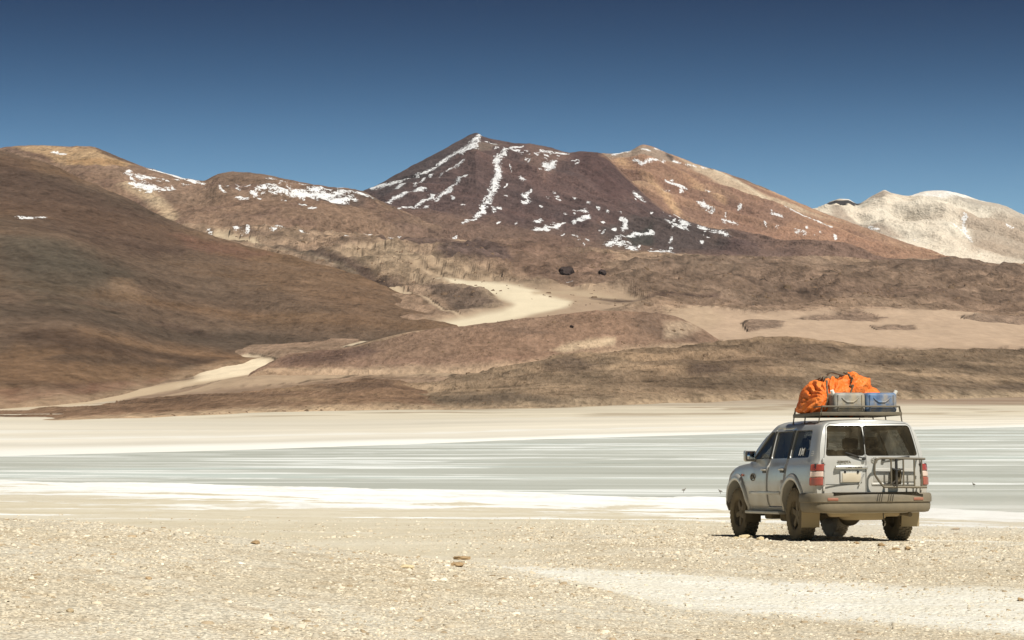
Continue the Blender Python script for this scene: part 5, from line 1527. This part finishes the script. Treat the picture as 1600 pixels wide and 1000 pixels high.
# ------------------------------------------------------------------ gravel: uncountable small stones lying on the ground
def stones_mesh(name, pos, size, tone, flat, seed, mat):
    """many small angular stones as one mesh: each a jittered block of eight corners"""
    g = np.random.default_rng(seed); n = len(pos)
    corner = np.array([(x, y, z) for z in (-1, 1) for y in (-1, 1) for x in (-1, 1)], float)
    v = corner[None] * (1 + g.uniform(-.38, .25, (n, 8, 3)))
    v[:, 4:, :2] *= g.uniform(.45, .9, (n, 1, 1))
    v *= (size[:, None, None] * np.stack([g.uniform(.8, 1.7, n), g.uniform(.7, 1.2, n), flat * g.uniform(.6, 1.3, n)], -1)[:, None, :])
    a = g.uniform(0, 6.28, n); c, s = np.cos(a)[:, None], np.sin(a)[:, None]
    x = v[..., 0] * c - v[..., 1] * s; y = v[..., 0] * s + v[..., 1] * c
    tilt = g.normal(0, .22, (n, 1))
    v = np.stack([x, y, v[..., 2] + tilt * x], -1) + pos[:, None]
    q = np.array([(4, 5, 7, 6), (0, 1, 5, 4), (1, 3, 7, 5), (3, 2, 6, 7), (2, 0, 4, 6)])
    f = (np.arange(n)[:, None, None] * 8 + q).reshape(-1, 4)
    o = new_mesh_obj(name, v.reshape(-1, 3), f, mat, smooth=False)
    set_attr(o, 'tone', np.repeat(tone, 8, 0))
    return o
def stone_material(name='gravel_stone'):
    t = NT(name)
    col = t.attr('tone').outputs['Color']
    n = t.noise(t.coords(), 30.0, 3, .6)
    return t.done(t.bsdf(t.mix(t.math('MULTIPLY', n, .35), col, lin(170, 146, 110, 1.25)), .92, .1))
M_stone = stone_material()
g = np.random.default_rng(77)
NS = 300000
gy = np.sqrt(g.uniform(17.5 ** 2, 58.0 ** 2, NS)); gx = g.uniform(-.245, .245, NS) * gy
tmask = np.maximum(track_mask(gx, gy), track2_mask(gx, gy))
dens_ = .25 + .75 * sstep(-.35, .35, fbm(gx / 1.6, gy / 2.2, 3, 401))
dens_ = dens_ * (1 - .85 * tmask) * (1 - .55 * sstep(36.5, 41, gy)) * (1 - .95 * sstep(40, 57, gy))
left_low = sstep(29.5, 31.5, gy) * sstep(1.6, -1.5, gx)                    # fine sand behind the mound on the left
dens_ = dens_ * (1 - .8 * left_low)
keep = g.uniform(0, 1, NS) < dens_
gx, gy = gx[keep], gy[keep]
sz = np.clip(np.exp(g.normal(math.log(.0074), .55, len(gx))), .005, .045) * np.interp(gy, [18, 40], [.9, 1.15])
gzv = ground_z(gx, gy) + sz * .15
k_ = g.uniform(0, 1, (len(gx), 1))
tone = GRAVEL_A * (1 - k_) + GRAVEL_B * k_
tone = tone * np.exp(g.normal(-0.05, .16, (len(gx), 1)))
dark = g.uniform(0, 1, len(gx)) < .10
tone[dark] *= np.array((.62, .54, .46))
grav = stones_mesh('gravel', np.stack([gx, gy, gzv], -1), sz, np.clip(tone, .03, .85), .45, 5, M_stone)
tag(grav, 'pale angular gravel strewn over the foreground', 'gravel', kind='stuff')

def on_ground(px, py):
    lo, hi = 15.0, 120.0
    for _ in range(50):
        m = (lo + hi) / 2
        x, y, z = at(px, py, m)
        if z > gz(float(x), m): lo = m
        else: hi = m
    x, y, z = at(px, py, lo)
    return Vector((float(x), lo, gz(float(x), lo)))
def rock(name, loc, size, seed, color, label, cat='stone', group=None, rz=0.0, sub=2, rough=.32):
    g_ = np.random.default_rng(seed)
    bm = bmesh.new(); bmesh.ops.create_icosphere(bm, subdivisions=sub, radius=1.0)
    planes = [Vector(g_.normal(0, 1, 3)).normalized() for _ in range(9)]
    dd = g_.uniform(.55, .9, 9)
    for v in bm.verts:
        for p, d in zip(planes, dd):                      # flat broken faces
            e = v.co.dot(p) - d
            if e > 0: v.co -= p * e
        v.co *= 1 + float(perlin(v.co.x * 2.1 + seed, v.co.y * 2.1 + v.co.z * 1.7, seed)) * rough
        v.co = Vector((v.co.x * size[0], v.co.y * size[1], v.co.z * size[2]))
    t = NT(name + '_surface'); v_ = t.coords()
    n1 = t.noise(v_, 3.0 / max(size), 5, .65); n2 = t.noise(v_, 14.0 / max(size), 4, .6)
    t.done(t.bsdf(t.mix(t.ramp(n1, .3, .7), tuple(np.array(color) * .75), tuple(np.array(color) * 1.15)), .9, .1, normal=t.bump(t.math('ADD', n1, n2), .3, .05 * min(max(size), .3))))
    o = bm_obj(name, bm, t.m, angle=26)
    o.location = Vector(loc) + Vector((0, 0, size[2] * .45)); o.rotation_euler = (0, 0, rz)
    return tag(o, label, cat, group)
PALE, BRN = lin(226, 206, 164, 1.3), lin(178, 150, 112, 1.35)
GR = 'loose stones on the gravel'
for k, (px, py, sx, sy, sz_, c, lb) in enumerate([
    (1166, 841.5, .12, .10, .045, PALE, 'pale leaning slab of stone in front of the left front tyre'),
    (1189, 843.5, .10, .08, .035, PALE, 'low flat pale stone right of the leaning slab by the front tyre'),
    (1150, 842.0, .06, .05, .025, PALE, 'small pale stone left of the slab by the front tyre'),
    (722, 874, .14, .10, .04, BRN, 'dark brown flat rock lying alone at the edge of the pale track'),
    (714, 885, .07, .08, .035, BRN, 'small brown rock just below the dark flat rock by the track'),
    (1378, 853.5, .07, .06, .035, BRN, 'brown stone below the right rear tyre, left one of a pair'),
    (1400, 859, .09, .06, .025, BRN, 'long flat brown stone below the right rear tyre'),
    (1418, 859.5, .05, .05, .040, BRN, 'upright little brown stone right of the long flat stone'),
    (1338, 850, .06, .05, .025, BRN, 'small brown stone behind the gap between the rear tyres'),
    (1594, 938, .04, .04, .025, BRN, 'grey-brown stone at the right edge of the pale track'),
    (1493, 828, .10, .06, .03, BRN, 'lone small stone on the bare sand right of the car'),
    (400, 850, .08, .06, .028, BRN, 'brown rock on the sand just behind the gravel mound'),
    (636, 888, .08, .06, .03, PALE, 'pale stone on the right shoulder of the gravel mound'),
    (232, 905, .035, .03, .02, lin(196, 168, 130, 1.3), 'brownish stone in the middle of the gravel mound'),
    (108, 956, .04, .035, .02, lin(190, 170, 136, 1.3), 'dark stone low on the gravel mound at the left')]):
    rock('stone', on_ground(px, py), (sx, sy, sz_), 500 + k, c, lb, 'stone', GR, rz=k * 1.3)

# ------------------------------------------------------------------ dark rocks on the foothills
def on_land(L, px, py):
    """place on a landform's finished surface"""
    j = int(round(float(np.interp(px, L.U, np.arange(len(L.U))))))
    r = np.minimum.accumulate(row_of(L.X[:L.nf, j], L.Y[:L.nf, j], L.Z[:L.nf, j]))
    k = int(np.clip(np.searchsorted(-r, -py), 0, len(r) - 1))
    return Vector((float(L.X[k, j]), float(L.Y[k, j]), float(L.Z[k, j])))
for k, (px, py, w_, h_, lb) in enumerate(((886, 432, 13, 9, 'large dark boulder beside a snow patch on the brown foothills'), (942, 432, 7, 6, 'smaller dark boulder right of the large one on the foothills'), (894, 512, 3.5, 3, 'dark rock on the face of the pinkish hill'))):
    L = plain if k < 2 else G
    p = on_land(L, px, py); s = p.y / F
    rock('boulder', p, (w_ * s, w_ * s, h_ * s), 900 + k, lin(70, 59, 55, 1.3), lb, 'boulder', 'dark boulders on the slopes', rough=.25, sub=3)
pos, size = [], []
gq = np.random.default_rng(9)
for L, n, (u0, u1, y0, y1), (s0, s1) in ((plain, 900, (880, 1640, 400, 480), (.5, 1.7)), (plain, 420, (560, 960, 360, 470), (.5, 1.5)), (plain, 260, (400, 660, 384, 446), (.5, 1.6)), (plain, 260, (300, 600, 318, 380), (.4, 1.2)),
                                        (G, 420, (430, 1080, 490, 575), (.4, 1.1)), (H, 700, (600, 1640, 545, 632), (.4, 1.0)), (K, 300, (-50, 680, 600, 655), (.4, 1.0))):
    for _ in range(n):
        px, py = gq.uniform(u0, u1), gq.uniform(y0, y1)
        if fbm(np.array([px / 40]), np.array([py / 12]), 3, 33)[0] < .02 + .15 * gq.uniform(-1, 1): continue
        p = on_land(L, px, py)
        r0 = float(row_of(p.x, p.y, p.z))
        if abs(r0 - py) > 6: continue
        pos.append(p); size.append(2.1 * min(s1 * 1.6, s0 * math.exp(abs(gq.normal(0, .55)))) * p.y / F)
pos = np.array([tuple(p) for p in pos]); size = np.array(size)
tone = np.repeat(lin(96, 76, 64, 1.3)[None], len(pos), 0) * np.exp(gq.normal(0, .2, (len(pos), 1)))
br = stones_mesh('rubble', pos, size, tone, .7, 6, M_stone)
tag(br, 'scattered dark rubble on the far slopes', 'rubble', kind='stuff')

# ------------------------------------------------------------------ birds in the shallows
M_bird = NT('bird_plumage'); M_bird = M_bird.done(M_bird.bsdf(tuple(lin(120, 114, 104)), .8, .2))
def bird(px, py, face, label):
    d = shore_d(py + 2.5); x, y, z = at(px, py + 2.5, d)
    root = empty('wading_bird', (float(x), float(d), LAKE_Z), (0, 0, face)); root.scale = (.72, .72, .72); tag(root, label, 'bird', 'wading birds in the shallows')
    bm = bmesh.new()
    pts = [(-.17, 0, .20), (-.10, 0, .225), (0, 0, .235), (.09, 0, .25), (.13, 0, .30), (.16, 0, .35), (.20, 0, .36)]
    add_tube(bm, smooth_path(pts, 4), [float(v) for v in np.interp(np.linspace(0, 1, 25), [0, .2, .45, .6, .72, .85, .93, 1], [.012, .05, .085, .055, .028, .03, .035, .012])], 10)
    bm_obj('body', bm, M_bird, root, angle=80)
    bm = bmesh.new(); add_tube(bm, [(.20, 0, .357), (.25, 0, .345)], [.010, .003], 6); bm_obj('beak', bm, M_black, root)
    for s in (-.025, .025):
        bm = bmesh.new(); add_tube(bm, [(0, s, .19), (.01, s, .10), (-.005, s, -.05)], .008, 6); bm_obj('leg', bm, M_black, root)
bird(1068, 767, .4, 'dark wading bird standing alone in shallow water left of the car')
bird(1126, 769, 2.6, 'small dark wading bird at the salt edge just ahead of the car')
bird(1522, 758, 2.2, 'tiny dark bird on the water right of the car')

# ------------------------------------------------------------------ dust hanging in the air
def dust_cloud(loc, size, density, seed, label):
    bm = bmesh.new(); bmesh.ops.create_icosphere(bm, subdivisions=3, radius=1.0)
    t = NT('airborne_dust')
    tc = t.n('ShaderNodeTexCoord')
    ln = t.n('ShaderNodeVectorMath', {'operation': 'LENGTH'}); t.set(ln, 0, tc.outputs['Object'])
    mp = t.n('ShaderNodeMapping', Vector=tc.outputs['Object']); mp.inputs['Location'].default_value = (seed, 0, 0)
    n = t.noise(mp.outputs[0], 2.2, 4, .6, .4)
    f = t.math('MULTIPLY', t.ramp(ln.outputs['Value'], 1.0, 0.15), t.ramp(n, .35, .75))
    v = t.n('ShaderNodeVolumePrincipled'); t.set(v, 'Color', (.995, .985, .96, 1)); t.set(v, 'Anisotropy', .2)
    t.set(v, 'Density', t.math('MULTIPLY', f, density))
    t.t.links.new(v.outputs[0], t.out.inputs['Volume'])
    o = bm_obj('dust_cloud', bm, t.m); o.location = loc; o.scale = size
    return tag(o, label, 'dust', kind='stuff')
pc = on_ground(1470, 836)
dust_cloud((pc.x, pc.y - .3, pc.z + .25), (2.6, 2.4, .8), .45, 1.0, 'thin dust kicked up behind the right rear wheel')
pc = on_ground(1310, 838)
dust_cloud((pc.x, pc.y + .2, pc.z + .15), (1.5, 1.7, .5), .7, 5.0, 'thin dust under the tail of the car')
dust_cloud((-16.5, 78.0, -.9), (7.5, 9.0, 1.7), .07, 9.0, 'pale dust drifting over the beach at the left edge')

# ------------------------------------------------------------------ haze: thin dusty air over the whole basin
bm = bmesh.new(); add_box(bm, (0, 4450, 540), (17800, 21100, 1112))
t = NT('dusty_air')
vp = t.n('ShaderNodeVolumePrincipled'); t.set(vp, 'Color', (.74, .86, 1.0, 1)); t.set(vp, 'Density', 0.6e-5); t.set(vp, 'Anisotropy', 0.0)
t.t.links.new(vp.outputs[0], t.out.inputs['Volume'])
hz_o = bm_obj('haze', bm, t.m, smooth=False)
tag(hz_o, 'thin dusty haze over the whole basin', 'haze', kind='stuff')
